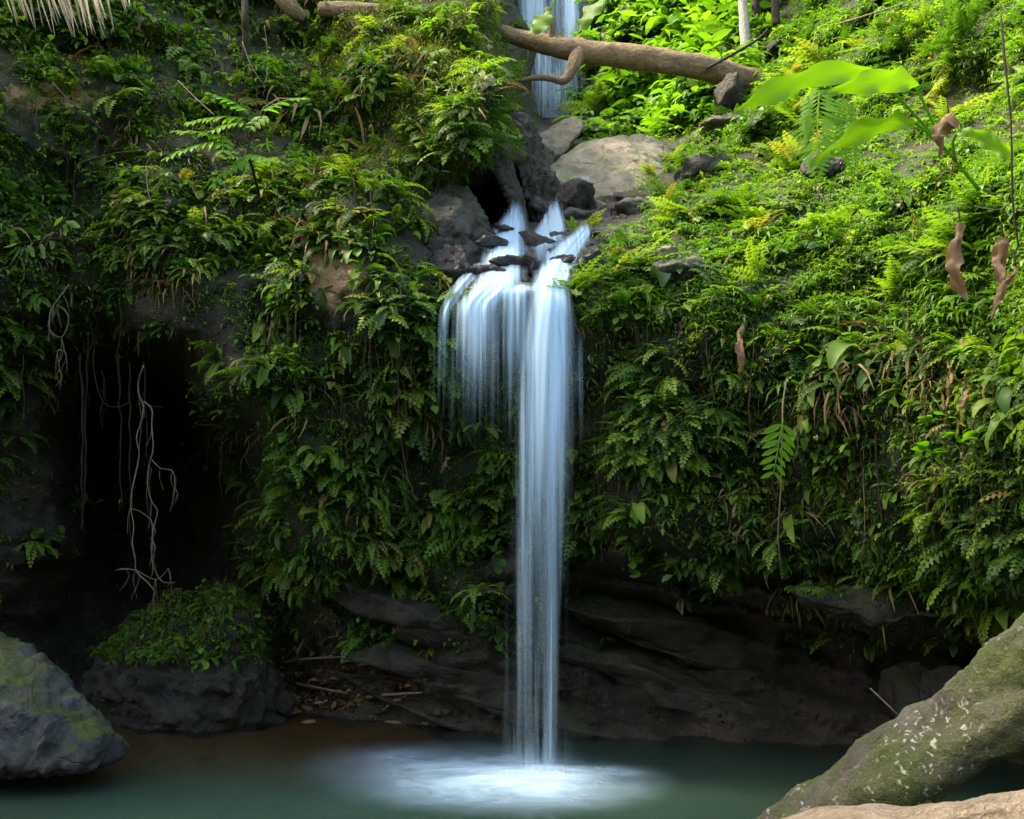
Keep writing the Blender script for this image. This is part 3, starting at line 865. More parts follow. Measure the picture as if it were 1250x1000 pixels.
rock('boulder', 552, 325, 9.75, 56, 50, .6, 44, 'rock_wet', 'dark grey boulder beside the leftmost water strand', 'boulder', rough=.1)
rock('wet_rock', 698, 250, 12.0, 66, 56, .8, 51, 'rock_wet', 'shiny black wet rock below the pale boulder', 'rock', rough=.08)
rock('wet_rock', 660, 262, 11.9, 40, 36, .6, 52, 'rock_wet', 'small black wet rock between the two top trickles', 'rock', rough=.08)
rock('wet_rock', 652, 300, 10.35, 66, 36, .6, 53, 'rock_wet', 'flat black wet rock splitting the cascade in two', 'rock', rough=.08)
rock('wet_rock', 646, 326, 9.75, 36, 52, .5, 54, 'rock_wet', 'upright dark wet stone between the left and right cascades', 'rock', rough=.08)
rock('wet_rock', 724, 322, 9.65, 46, 62, .6, 55, 'rock_wet', 'dark wet rock at the right edge of the main fall', 'rock', rough=.08)
rock('wet_rock', 590, 362, 9.42, 44, 34, .45, 56, 'rock_wet', 'rounded brown wet stone under the left end of the lip', 'rock', rough=.1)
rock('wet_rock', 633, 366, 9.4, 36, 32, .45, 57, 'rock_wet', 'rounded wet stone under the middle of the lip', 'rock', rough=.1)
rock('wet_rock', 556, 372, 9.55, 40, 44, .45, 58, 'rock_wet', 'dark wet stone under the leftmost strand', 'rock', rough=.12)
rock('flat_rock', 765, 292, 10.6, 110, 34, .8, 61, 'rock', 'flat grey rock ledge right of the cascade', 'rock', rough=.14, tilt=.1)
rock('flat_rock', 812, 312, 9.75, 54, 24, .5, 62, 'rock_pale', 'pale flat stone in the moss right of the lip', 'rock', rough=.12)
rock('flat_rock', 790, 262, 11.5, 90, 30, .8, 63, 'rock', 'dark flat rock below the pale boulder on the right', 'rock', rough=.14, tilt=.15)
rock('slope_rock', 890, 155, 13.4, 96, 26, .8, 64, 'rock', 'long pale rock below the right end of the log', 'rock', rough=.12, tilt=-.12)
rock('slope_rock', 852, 212, 11.8, 80, 34, .7, 65, 'rock', 'grey rock showing through moss on the right slope', 'rock', rough=.14, tilt=-.4)
rock('slope_rock', 890, 120, 13.9, 40, 60, .6, 66, 'rock_dark', 'dark wedge of rock under the right end of the log', 'rock', rough=.1, tilt=.5)
rock('slope_rock', 1000, 205, 10.2, 60, 34, .5, 81, 'rock', 'dark stone in the greenery below the feathery ferns', rough=.12)
rock('slope_rock', 935, 190, 11.8, 50, 26, .5, 82, 'rock', 'small grey stone on the slope left of the feathery ferns', rough=.12)
rock('slope_rock', 1085, 236, 9.3, 18, 14, .12, 83, 'rock_pale', 'small pale pebble-like stone below the dead tan leaf', rough=.08)
rock('slope_rock', 830, 330, 9.25, 70, 34, .5, 84, 'rock', 'mossy grey stone just right of the waterfall lip', rough=.12)
rock('ledge_rock', 1090, 742, 9.1, 300, 30, .9, 67, 'rock_dark', 'long grey rock ledge under the right overhang', 'rock', rough=.09, tilt=.05, sub=5)
rock('cave_rock', 1115, 850, 9.6, 80, 80, .8, 68, 'rock_dark', 'dark rounded rock in the recess behind the mossy trunk', 'rock', rough=.1)
rock('cave_rock', 1165, 840, 9.2, 70, 70, .8, 69, 'rock_dark', 'dark cracked rock just left of the mossy trunk', 'rock', rough=.1)
rock('cave_rock', 150, 835, 11.5, 110, 70, .7, 70, 'rock_dark', 'low dark rock between the two left boulders', 'rock', rough=.16)


def hull_rock(name, pts, mat, label, voxel, rough, cat='boulder', freq=2.2, smooth=3, yscale=1.0):
    """rock from the hull of corner points given as (photo x, photo y, metres)"""
    bm = bmesh.new()
    for grp in (pts if isinstance(pts[0], list) else [pts]):
        nv = [bm.verts.new(P(*q)) for q in grp]
        bmesh.ops.convex_hull(bm, input=nv)
    bmesh.ops.delete(bm, geom=[v for v in bm.verts if not v.link_faces], context='VERTS')
    tm = bpy.data.meshes.new('tmp'); bm.to_mesh(tm); bm.free()
    tmp = link('tmp', tm)
    md = tmp.modifiers.new('r', 'REMESH'); md.mode = 'VOXEL'; md.voxel_size = voxel
    md = tmp.modifiers.new('s', 'SMOOTH'); md.iterations = smooth
    md = tmp.modifiers.new('t', 'TRIANGULATE')
    me = bpy.data.meshes.new_from_object(tmp.evaluated_get(bpy.context.evaluated_depsgraph_get()))
    bpy.data.objects.remove(tmp); bpy.data.meshes.remove(tm)
    co = np.empty(len(me.vertices) * 3, np.float32); me.vertices.foreach_get('co', co); co = co.reshape(-1, 3).astype(float)
    nm = np.empty(len(me.vertices) * 3, np.float32); me.vertices.foreach_get('normal', nm); nm = nm.reshape(-1, 3)
    Fc = np.array([list(f.vertices) for f in me.polygons])
    bpy.data.meshes.remove(me)
    d = fbm(co, freq, 5, .9) * rough + (ridged(co, freq * 1.6, 5) - 1) * rough * .8 + fbm(co, freq * 7, 4) * rough * .42
    co = co + nm * d[:, None]
    o = solo(name, co, Fc, M[mat], smooth=True)
    tag(o, label, cat)
    ROCKS[o.name] = (co, Fc, o)
    return o


hull_rock('boulder', [(668, 212, 12.9), (700, 188, 13.2), (745, 168, 13.6), (790, 164, 14.0), (822, 186, 13.8), (812, 222, 12.8), (775, 248, 12.2), (740, 268, 12.0), (712, 258, 12.1), (690, 235, 12.4), (700, 180, 15), (800, 180, 15.2), (740, 260, 13.6)], 'rock_pale', 'large pale tan boulder beside the stream above the falls', .05, .05)
hull_rock('boulder', [(648, 176, 14.3), (662, 160, 14.6), (700, 142, 14.9), (714, 154, 14.6), (706, 166, 14.3), (668, 204, 14.0), (652, 196, 14.0), (690, 186, 14.2), (655, 170, 15.4), (708, 150, 15.5), (680, 200, 15.2)], 'rock_pale', 'small blocky boulder with a dark underside perched below the upper falls', .04, .035)
hull_rock('mossy_boulder', [(-90, 800, 8.6), (-20, 778, 8.9), (22, 782, 8.8), (48, 806, 8.6), (78, 838, 8.5), (110, 862, 8.5), (148, 898, 8.6), (156, 914, 8.75), (140, 930, 8.5), (90, 934, 8.2), (20, 936, 8.1), (-90, 940, 8.1), (-90, 820, 9.6), (20, 800, 9.7), (100, 870, 9.5), (150, 915, 9.2), (50, 870, 8.15), (-60, 860, 8.0), (120, 900, 8.3), (-90, 960, 9.6)], 'rock_blue', 'mossy blue-grey boulder standing in the pool at the left', .03, .05, freq=2.6)
hull_rock('boulder', [(520, 232, 10.5), (548, 222, 10.6), (578, 236, 10.7), (586, 262, 10.5), (604, 300, 10.6), (570, 318, 10.2), (530, 300, 10.0), (512, 262, 10.1), (550, 270, 9.95), (530, 240, 11.2), (600, 300, 11.3)], 'rock', 'grey-brown craggy boulder left of the cascade under the mossy mound', .025, .07, freq=3, smooth=1)
hull_rock('leaning_rock', [(566, 120, 10.9), (590, 118, 11.0), (616, 170, 11.3), (642, 262, 11.6), (626, 266, 11.5), (598, 190, 11.0), (580, 140, 11.6), (640, 250, 12.2)], 'rock_dark', 'long dark leaning slab at the left of the stream gap', .025, .03, 'rock', freq=2.4, smooth=1)
hull_rock('knobbly_rock', [(618, 128, 11.9), (646, 150, 12.3), (656, 190, 12.4), (684, 236, 12.6), (660, 262, 12.2), (640, 240, 11.9), (624, 180, 11.7), (640, 140, 13.2), (670, 250, 13.4)], 'rock_dark', 'dark knobbly rock behind the leaning slab beside the stream', .03, .07, 'rock', freq=2.0, smooth=1)
hull_rock('overhang_rock', [(500, 180, 10.7), (560, 160, 10.5), (600, 180, 10.8), (606, 215, 11.4), (560, 235, 11.6), (515, 222, 11.2), (540, 190, 12)], 'rock_dark', 'dark rock under the mossy mound over the shadowed gap', .03, .08, 'rock', freq=2.5, smooth=1)
fb = hull_rock('fern_boulder', [
    [(98, 846, 11.2), (124, 808, 11.1), (168, 776, 11.0), (205, 729, 11.0), (217, 722, 11.1), (236, 748, 11.0), (262, 800, 10.8), (120, 868, 11.2), (250, 872, 10.75), (150, 845, 10.7), (215, 790, 10.6), (180, 770, 12.0), (225, 740, 11.8), (130, 860, 12.3), (260, 866, 12.2)],
    [(236, 758, 11.0), (252, 726, 11.1), (267, 711, 11.1), (280, 722, 11.1), (300, 752, 11.0), (320, 798, 11.0), (340, 842, 11.1), (350, 866, 11.2), (226, 870, 10.75), (295, 850, 10.65), (262, 790, 10.55), (270, 728, 11.8), (310, 790, 12.1), (335, 860, 12.3), (230, 862, 12.2)],
    [(130, 815, 11.0), (300, 800, 10.8), (120, 868, 11.1), (330, 868, 11.0), (225, 872, 10.6), (180, 830, 10.6), (280, 830, 10.55), (200, 800, 12), (300, 860, 12.2), (112, 892, 11.2), (180, 900, 10.75), (290, 900, 10.75), (345, 890, 11.15), (320, 890, 12.2), (130, 890, 12.3)]], 'rock_dark', 'dark craggy boulder topped with ferns at the water edge', .035, .1, freq=2.4, smooth=1)


for i, (x, y, Y, w_, h_, lb) in enumerate([
    (765, 742, 10.9, 300, 20, 'longest dark bedding ledge behind the lower waterfall on its right'),
    (880, 790, 11.0, 300, 22, 'dark bedding ledge in the middle of the right recess'),
    (760, 812, 10.75, 260, 18, 'low dark bedding ledge right of the lower waterfall'),
    (905, 862, 10.5, 330, 20, 'dark bedding ledge just above the water at the right'),
    (700, 872, 10.4, 260, 16, 'wet bedding ledge at the waterline behind the splash'),
    (540, 762, 10.3, 210, 22, 'brownish bedding ledge left of the lower waterfall under the ferns'),
    (560, 812, 10.4, 230, 20, 'brown bedding ledge beside the leaf litter left of the falls'),
    (540, 856, 10.7, 220, 20, 'low wet bedding ledge at the waterline left of the falls'),
    (470, 722, 10.25, 200, 20, 'mossy bedding ledge at the foot of the left wall')]):
    rock('rock_ledge', x, y + h_ * .5, Y + (.26 if x > 600 else .38), w_ * 1.25, h_ * 2.3, .95, 500 + i, 'rock_ledge', lb, 'ledge', rough=.05, cuts=22, tilt=.2 + .05 * (i % 3), sub=5, lo=.5)
sr = random.Random(5)
for i, (x, y, Y, w_, h_) in enumerate([(608, 300, 10.0, 24, 16), (630, 322, 9.62, 22, 15), (592, 332, 9.5, 20, 15), (620, 282, 10.4, 22, 14), (680, 320, 9.62, 20, 14), (566, 336, 9.75, 30, 26), (706, 282, 11.1, 46, 34), (728, 272, 11.6, 44, 34), (676, 316, 10.1, 30, 26), (700, 268, 11.5, 40, 30), (742, 306, 10.2, 54, 34), (720, 352, 9.4, 36, 44), (752, 262, 11.9, 44, 30), (690, 296, 10.6, 30, 28), (714, 372, 9.4, 30, 44), (528, 306, 9.9, 40, 40), (760, 276, 11.3, 50, 28)]):
    rock('stream_stone', x, y, Y, w_, h_, sr.uniform(.35, .6), 300 + i, 'rock_wet', 'wet black stone in the stream bed between the pale boulder and the falls lip', 'stone', 'wet stones in the stream bed', rough=.09, lo=.6, rot=sr.uniform(0, 3), tilt=sr.uniform(-.4, .4))


def on_rock(key, n_, minz=-.1, zlo=-9, ymax=99):
    V, Fc, o = ROCKS[key]
    A, B, C = V[Fc[:, 0]], V[Fc[:, 1]], V[Fc[:, 2]]
    nn = np.cross(B - A, C - A); ar = np.linalg.norm(nn, axis=1); nn /= ar[:, None] + 1e-9
    cen = (A + B + C) / 3
    ok = (nn[:, 2] > minz) & (cen[:, 2] > zlo) & (nn[:, 1] < .5)
    w = ar * ok; w /= w.sum()
    f = rng.choice(len(Fc), n_, p=w)
    a = rng.uniform(0, 1, (n_, 2)); a = np.where(a.sum(1, keepdims=True) > 1, 1 - a, a)
    return A[f] + (B - A)[f] * a[:, :1] + (C - A)[f] * a[:, 1:], nn[f]


# plants on the fern boulder
pz = P(230, 800, 10.9)[2]
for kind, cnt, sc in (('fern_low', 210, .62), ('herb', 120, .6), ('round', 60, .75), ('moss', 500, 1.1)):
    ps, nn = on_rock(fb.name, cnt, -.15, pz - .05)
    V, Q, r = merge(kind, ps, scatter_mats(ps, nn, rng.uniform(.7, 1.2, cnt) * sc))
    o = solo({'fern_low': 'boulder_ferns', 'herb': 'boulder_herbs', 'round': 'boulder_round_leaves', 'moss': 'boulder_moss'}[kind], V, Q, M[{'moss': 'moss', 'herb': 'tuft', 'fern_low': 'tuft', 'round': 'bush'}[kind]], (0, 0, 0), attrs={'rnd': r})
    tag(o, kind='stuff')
for key, cnt in (('leaning_rock', 0), ('flat_rock', 16), ('slope_rock.001', 22), ('boulder', 0), ('ledge_rock', 30)):
    if cnt and key in ROCKS:
        ps, nn = on_rock(key, cnt, .35)
        V, Q, r = merge('tuft', ps, scatter_mats(ps, nn, rng.uniform(.5, .9, cnt)))
        tag(solo('rock_tufts', V, Q, M['tuft'], (0, 0, 0), attrs={'rnd': r}), kind='stuff')

# shore: pebbles, litter, sticks
pebm = [mesh_data('pebble', *rock_shape((1, .8, .6), 200 + i, 2, 8, .05), None, smooth=True) for i in range(5)]
for i in range(46):
    px, py = (U(135, 470), U(855, 872)) if i < 34 else (U(430, 640), U(868, 884))
    p = T1(px, py)
    o = link('pebble', pebm[i % 5].copy() if i < 5 else bpy.data.objects['pebble' if i % 5 == 0 else 'pebble.%03d' % (i % 5)].data, None, p)
    if i < 5: o.data.materials.append(M['rock_pale' if i % 2 else 'rock'])
    o.scale = [U(.04, .12)] * 3; o.rotation_euler = (0, 0, U(0, 6))
    tag(o, 'small pebble on the litter strip at the left pool edge' if i < 34 else 'small wet pebble at the foot of the rock by the falls', 'pebble', 'pebbles along the left shore' if i < 34 else 'pebbles under the rock')
for m_ in pebm: bpy.data.meshes.remove(m_)
lx = np.concatenate([rng.uniform(330, 500, 420), rng.uniform(90, 440, 260), rng.uniform(0, 300, 60)])
ly = np.concatenate([790 + rng.uniform(0, 70, 420), rng.uniform(852, 868, 260), rng.uniform(780, 860, 60)])
lp, ln = terr(lx, ly)
PROTO['lit'] = ([blade((-.03, 0, 0), 0, U(-.1, .4), .08, .035, U(-.3, .8), 3, U(-.5, .5), .2) for _ in range(6)], 'litter')
lm = scatter_mats(lp, ln * 0 + (0, 0, 1), rng.uniform(.6, 1.5, len(lp)), 3, .35)
V, Q, r = merge('lit', lp + ln * .015, lm)
tag(solo('leaf_litter', V, Q, M['litter'], (0, 0, 0), attrs={'rnd': r}), kind='stuff')


def tube(pts, rad, seg=10, rough=0.0, per=4, seed=0, closed=True):
    """smooth tube through points (Catmull-Rom); returns V, Q, uv"""
    pts = [np.array(p, float) for p in pts]
    rad = list(rad) if hasattr(rad, '__len__') else [rad] * len(pts)
    PP, RR = [], []
    for i in range(len(pts) - 1):
        p0, p1, p2, p3 = pts[max(i - 1, 0)], pts[i], pts[i + 1], pts[min(i + 2, len(pts) - 1)]
        for j in range(per):
            t = j / per
            PP.append(.5 * (2 * p1 + (p2 - p0) * t + (2 * p0 - 5 * p1 + 4 * p2 - p3) * t * t + (3 * p1 - p0 - 3 * p2 + p3) * t ** 3))
            RR.append(rad[i] * (1 - t) + rad[i + 1] * t)
    PP.append(pts[-1]); RR.append(rad[-1])
    PP = np.array(PP); n_ = len(PP)
    tan = np.gradient(PP, axis=0); tan /= np.linalg.norm(tan, axis=1, keepdims=True) + 1e-9
    a = unit(np.cross(tan[0], (0.3, 1, .2)))
    V, uv = [], []; Ltot = 0
    for i in range(n_):
        a = unit(a - tan[i] * (a @ tan[i])); b = np.cross(tan[i], a)
        if i: Ltot += np.linalg.norm(PP[i] - PP[i - 1])
        for s in range(seg):
            th = 2 * math.pi * s / seg
            d = a * math.cos(th) + b * math.sin(th)
            rr = RR[i]
            if rough:
                q = PP[i] + d * rr
                rr *= 1 + rough * (noise.fractal(Vector(q) * (.5 / max(RR)) + Vector((seed, 0, 0)), 1, 2, 4) + .4 * noise.fractal(Vector(q) * (2.2 / max(RR)), 1, 2, 3))
            V.append(PP[i] + d * rr); uv.append((abs(s / seg * 2 - 1), Ltot))
    Q = [(i * seg + s, i * seg + (s + 1) % seg, (i + 1) * seg + (s + 1) % seg, (i + 1) * seg + s) for i in range(n_ - 1) for s in range(seg)]
    for e, flip in ((0, 1), (n_ - 1, 0)):
        k = len(V); V.append(PP[e]); uv.append((.5, 0 if flip else Ltot))
        for s in range(0, seg, 2):
            q = (k, e * seg + s, e * seg + (s + 1) % seg, e * seg + (s + 2) % seg)
            Q.append(q[::-1] if flip else q)
    return np.array(V), np.array(Q), np.array(uv)


def join_tubes(ts):
    V, Q, _ = cat_meshes([(t[0], t[1]) for t in ts])
    return V, Q, np.concatenate([t[2] for t in ts])


for i, (x0, y0, x1, y1) in enumerate([(345, 812, 420, 800), (380, 825, 470, 812), (400, 842, 455, 822), (360, 838, 430, 846), (440, 835, 500, 820), (370, 800, 400, 830), (420, 806, 480, 803), (520, 822, 560, 815), (330, 826, 372, 842), (450, 850, 520, 842), (465, 822, 540, 838)]):
    a, b = T1(x0, y0, .04), T1(x1, y1, .05)
    m_ = (a + b) / 2 + Vector((U(-.05, .05), -.03, U(0, .06)))
    V, Q, uv = tube([a, m_, b], [.016, .014, .008], 8, .15, 5, i)
    tag(solo('fallen_stick', V, Q, M['root' if i % 3 == 0 else 'fibre'], uv=uv, smooth=True), ('pale' if i % 3 == 0 else 'dark') + ' thin fallen stick on the leaf litter between fern boulder and falls', 'stick', ('pale' if i % 3 == 0 else 'dark') + ' sticks on the shore litter')

# ------------------------------------------------------------------ fallen log over the stream
lg = empty('fallen_log', P(750, 90, 14), 'thick tan log fallen across the stream under the upper falls', 'log')
s14 = 14 / F
V, Q, uv = tube([P(600, 36, 14.4), P(640, 48, 14.2), P(700, 60, 14), P(760, 69, 14), P(830, 78, 14), P(900, 93, 14.2), P(940, 101, 14.4)], [.09, .12, .15, .165, .155, .165, .15], 24, .2, 8, 3)
part('trunk', V, Q, M['bark_tan'], lg, uv=uv, smooth=True)
V, Q, uv = tube([P(706, 66, 13.95), P(698, 84, 13.8), P(688, 98, 13.75), P(674, 96, 13.75), P(655, 95, 13.75), P(634, 99, 13.75)], [.12, .075, .06, .045, .035, .02], 14, .18, 6, 5)
part('broken_branch', V, Q, M['bark_tan'], lg, uv=uv, smooth=True)
V, Q, uv = tube([P(673, 48, 14), P(672, 30, 14), P(668, 10, 14)], [.06, .05, .04], 12, .15, 5, 6)
part('branch_stub', V, Q, M['bark_tan'], lg, uv=uv, smooth=True)
V, Q, uv = tube([P(862, 84, 13.9), P(895, 66, 13.7), P(925, 48, 13.6), P(937, 36, 13.6)], [.02, .02, .018, .012], 8, .1, 5, 7)
part('twig', V, Q, M['bark_dark'], lg, uv=uv, smooth=True)
V, Q, uv = tube([P(392, 12, 11.9), P(430, 14, 11.8), P(470, 16, 11.9), P(500, 20, 12.2)], [.09, .1, .1, .07], 16, .12, 6, 9)
tag(solo('short_log', V, Q, M['bark_tan'], uv=uv, smooth=True), 'short tan log end lying left of the mossy mound top', 'log')
V, Q, uv = tube([P(330, -30, 11.6), P(352, 6, 11.5), P(370, 22, 11.6)], [.1, .1, .06], 14, .12, 6, 10)
tag(solo('short_log', V, Q, M['bark_tan'], uv=uv, smooth=True), 'brown branch end hanging into the top left edge', 'log')

# ------------------------------------------------------------------ thin trunks at the top right and top left
for i, (pts, rad, mt, lb) in enumerate([
  ([P(910, 62, 15), P(908, 20, 15), P(903, -60, 15), P(905, -200, 15.2)], [.075, .07, .06, .05], 'bark_white', 'thin white tree trunk behind the right end of the log'),
  ([P(925, 40, 15.5), P(922, 0, 15.5), P(926, -150, 15.6)], [.06, .055, .05], 'bark_dark', 'thin dark trunk just right of the white trunk'),
  ([P(948, 30, 15), P(946, -20, 15), P(950, -200, 15.2)], [.06, .055, .05], 'bark_dark', 'thin grey trunk furthest right of the three trunks'),
  ([P(298, 75, 9.9), P(300, 40, 9.8), P(299, 0, 9.8), P(303, -150, 10.6), P(320, -420, 12.5)], [.025, .03, .034, .04, .045], 'bark_dark', 'dark slim sapling trunk hanging above the bright sapling')]):
    V, Q, uv = tube(pts, rad, 10, .12, 6, i)
    t = empty('tree', V[0].tolist(), lb, 'tree')
    part('trunk', V, Q, M[mt], t, uv=uv, smooth=True)
    top = np.array(pts[-1]); n_ = 50
    ps = np.array([np.array(pts[-1]) + rng.normal(0, .6, 3) * (1, 1, .6) + (0, 0, .4) for _ in range(n_)])
    V, Q, r = merge('bush', ps, scatter_mats(ps, rng.normal(size=(n_, 3)), rng.uniform(.7, 1.1, n_), 3))
    part('crown', V, Q, M['bush'], t, attrs={'rnd': r})

# unseen tree added to shade pool and left bank, opened toward the sapling
t = empty('added_shade_tree', (-8.6, 6.0, 1.5), 'broad leafy tree added out of view to shade the pool', 'tree')
V, Q, uv = tube([(-8.6, 6.0, 1.5), (-8.3, 6.4, 5), (-7.6, 7.0, 8.5), (-6.6, 7.8, 10.5)], [.3, .25, .2, .12], 14, .12, 8, 1)
part('trunk', V, Q, M['bark_dark'], t, uv=uv, smooth=True)
for k_, e_ in enumerate([(-3.6, 8.5, 10.8), (-4.6, 10.4, 10.9), (-5.0, 6.2, 10.7), (-8.2, 11.6, 11.2), (-8.8, 6.4, 11)]):
    V, Q, uv = tube([(-7.4, 7.2, 9.0), ((-7.4 + e_[0]) / 2, (7.2 + e_[1]) / 2, 10.2), e_], [.12, .08, .03], 8, .12, 6, k_)
    part('limb', V, Q, M['bark_dark'], t, uv=uv, smooth=True)
n_ = 560
ps = rng.normal(size=(n_, 3)); ps /= np.linalg.norm(ps, axis=1, keepdims=True)
ps = ps * rng.uniform(.2, 1, (n_, 1)) ** .5 * (4.3, 3.4, 1.1) + (-6.3, 7.4, 10.6)
ps2 = rng.normal(size=(330, 3)); ps2 /= np.linalg.norm(ps2, axis=1, keepdims=True)
ps = np.concatenate([ps, ps2 * rng.uniform(.2, 1, (330, 1)) ** .5 * (3.0, 2.4, .9) + (-7.6, 11.2, 11.2)])
gap = np.array(P(290, 170, 8.8)); sdir = np.array((-.55, .08, .83)) / np.linalg.norm((-.55, .08, .83))
dd = ps - gap; ps = ps[np.linalg.norm(dd - (dd @ sdir)[:, None] * sdir, axis=1) > 1.5]; n_ = len(ps)
V, Q, r = merge('bush', ps, scatter_mats(ps, rng.normal(size=(n_, 3)), rng.uniform(1.5, 2.4, n_), 3))
part('crown', V, Q, M['herb'], t, attrs={'rnd': r})

# ------------------------------------------------------------------ mossy trunk and pale log at the lower right
def remeshed(name, tubes, mat, voxel, rough, label, cat, fr=9):
    V, Q, uv = join_tubes(tubes)
    tmp = link('tmp', mesh_data('tmp', V, Q, None))
    md = tmp.modifiers.new('r', 'REMESH'); md.mode = 'VOXEL'; md.voxel_size = voxel
    md2 = tmp.modifiers.new('s', 'SMOOTH'); md2.iterations = 6
    dg = bpy.context.evaluated_depsgraph_get()
    me = bpy.data.meshes.new_from_object(tmp.evaluated_get(dg))
    old = tmp.data
    bpy.data.objects.remove(tmp); bpy.data.meshes.remove(old)
    n_ = len(me.vertices)
    co = np.empty(n_ * 3, np.float32); me.vertices.foreach_get('co', co); co = co.reshape(-1, 3).astype(float)
    nm = np.empty(n_ * 3, np.float32); me.vertices.foreach_get('normal', nm); nm = nm.reshape(-1, 3)
    axd = unit(np.array(tubes[0][0][-1]) - np.array(tubes[0][0][0]))
    al_ = co @ axd
    st_ = co + np.outer(al_, axd) * -.82
    d = fbm(co, 4, 5) * rough + (ridged(st_, fr, 5) - 1) * rough * .5 + fbm(st_, fr * 3, 3) * rough * .25
    co = co + nm * d[:, None]
    org = np.array([co[:, 0].mean(), co[:, 1].mean(), co[:, 2].min()])
    me.vertices.foreach_set('co', (co - org).astype(np.float32).ravel())
    me.polygons.foreach_set('use_smooth', np.ones(len(me.polygons), bool))
    l = me.uv_layers.new(name='UVMap')
    li = np.empty(len(me.loops), np.int32); me.loops.foreach_get('vertex_index', li)
    ax = unit(np.array(tubes[0][0][-1]) - np.array(tubes[0][0][-2]))
    u = co @ np.array([.2, .6, -.75]); v = al_
    l.data.foreach_set('uv', np.stack([u, v], -1)[li].astype(np.float32).ravel())
    me.update()
    me.materials.append(M[mat]); me.name = name
    return tag(link(name, me, None, org.tolist()), label, cat)


remeshed('mossy_log', [
    tube([P(880, 1090, 4.7), P(965, 1018, 4.5), P(1040, 966, 4.35), P(1105, 925, 4.25), P(1170, 880, 4.15), P(1250, 818, 4.0), P(1340, 740, 3.9), P(1500, 600, 3.8)], [.11, .12, .12, .13, .125, .13, .15, .18], 20, .12, 6, 2),
    tube([P(960, 1040, 4.35), P(1040, 995, 4.2), P(1110, 950, 4.1), P(1180, 908, 4.0), P(1260, 866, 3.95), P(1400, 800, 3.9)], [.1, .12, .12, .105, .1, .12], 16, .15, 6, 4)],
    'bark_moss', .022, .035, 'thick mossy trunk with pale lichen spots leaning in from the lower right', 'trunk')
remeshed('pale_log', [tube([P(900, 1050, 2.9), P(1000, 1034, 2.85), P(1100, 1026, 2.8), P(1220, 1022, 2.75), P(1400, 1010, 2.7)], [.05, .08, .09, .1, .12], 20, .1, 6, 8)],
    'wood_pale', .012, .014, 'sunlit pale bare log at the bottom right corner', 'log', 14)


# ------------------------------------------------------------------ waterfall
def sheet(rows, nu=22, nv=10, bulge=.05, dens=1.0, soft=.75, back=0.0, seed=0):
    rows = np.array(rows, float)
    t = np.linspace(0, len(rows) - 1, (len(rows) - 1) * nv + 1)
    k = np.minimum(t.astype(int), len(rows) - 2); fz = (t - k)[:, None]
    fz = fz
    def cr(i): return rows[np.clip(i, 0, len(rows) - 1)]
    p0, p1, p2, p3 = cr(k - 1), cr(k), cr(k + 1), cr(k + 2)
    S = .5 * (2 * p1 + (p2 - p0) * fz + (2 * p0 - 5 * p1 + 4 * p2 - p3) * fz ** 2 + (3 * p1 - p0 - 3 * p2 + p3) * fz ** 3)
    L = PA(S[:, 0], S[:, 2], S[:, 3]); Rr = PA(S[:, 1], S[:, 2], S[:, 3])
    u = np.linspace(0, 1, nu)
    V = L[:, None] * (1 - u)[None, :, None] + Rr[:, None] * u[None, :, None]
    wob = np.sin(u * 17 + seed)[None] * .012 + np.sin(u * 41 + seed * 3)[None] * .005
    V[:, :, 1] -= bulge * np.sin(np.pi * u)[None] + wob - back
    ed = np.clip(np.sin(np.pi * u), 0, 1) ** soft
    dn = np.clip(S[:, 4], 0, 1)[:, None] * ed[None] * dens
    seg = np.linalg.norm(np.diff(V[:, nu // 2], axis=0), axis=1)
    vv = np.concatenate([[0], np.cumsum(seg)])
    uu = (V[:, :, 0])
    uv = np.stack([uu + seed * 1.7, np.broadcast_to(vv[:, None], uu.shape) + seed * 5.3], -1)
    n_ = V.shape[0]
    ii = np.arange(n_ * nu).reshape(n_, nu)
    Q = np.stack([ii[:-1, :-1], ii[1:, :-1], ii[1:, 1:], ii[:-1, 1:]], -1).reshape(-1, 4)
    return V.reshape(-1, 3), Q, dn.ravel(), uv.reshape(-1, 2)


wf = empty('waterfall', P(655, 940, 8.85), 'silky white-blue waterfall dropping from the rock lip into the pool', 'waterfall')
def strand(name, rows, layers=1, parent=wf, mat='fall', **k):
    Vs, Qs, ds, us, n_ = [], [], [], [], 0
    for l in range(layers):
        k2 = dict(k); k2['seed'] = k.get('seed', 0) + l * 2.3; k2['back'] = l * .07
        V, Q, d, u = sheet(rows, **k2)
        Vs.append(V); Qs.append(Q + n_); ds.append(d); us.append(u); n_ += len(V)
    return part(name, np.concatenate(Vs), np.concatenate(Qs), M[mat], parent, attrs={'dens': np.concatenate(ds)}, uv=np.concatenate(us), smooth=True)


strand('main_fall', [(704, 728, 272, 10.6, .0), (692, 727, 286, 10.25, .6), (664, 718, 308, 9.85, .95), (650, 706, 335, 9.45, 1), (646, 700, 352, 9.15, 1.0), (640, 704, 374, 8.98, 1), (630, 706, 430, 8.93, .92), (627, 705, 500, 8.92, .68), (622, 702, 600, 8.9, .4), (616, 699, 700, 8.88, .26), (610, 697, 800, 8.86, .18), (604, 696, 880, 8.85, .14), (598, 698, 944, 8.84, .08)], 2, nu=60, bulge=.12, soft=1.25)
strand('inner_stream', [(664, 690, 380, 8.9, .5), (662, 696, 450, 8.86, .65), (660, 694, 560, 8.84, .5), (660, 688, 680, 8.82, .45), (661, 685, 800, 8.8, .42), (660, 684, 900, 8.8, .36), (658, 686, 946, 8.8, .2)], 1, nu=24, bulge=.04, seed=4)
strand('inner_stream', [(630, 655, 420, 8.88, .25), (628, 658, 520, 8.86, .45), (626, 656, 680, 8.84, .35), (626, 656, 800, 8.83, .26), (622, 658, 940, 8.83, .1)], 1, nu=24, bulge=.04, seed=7)
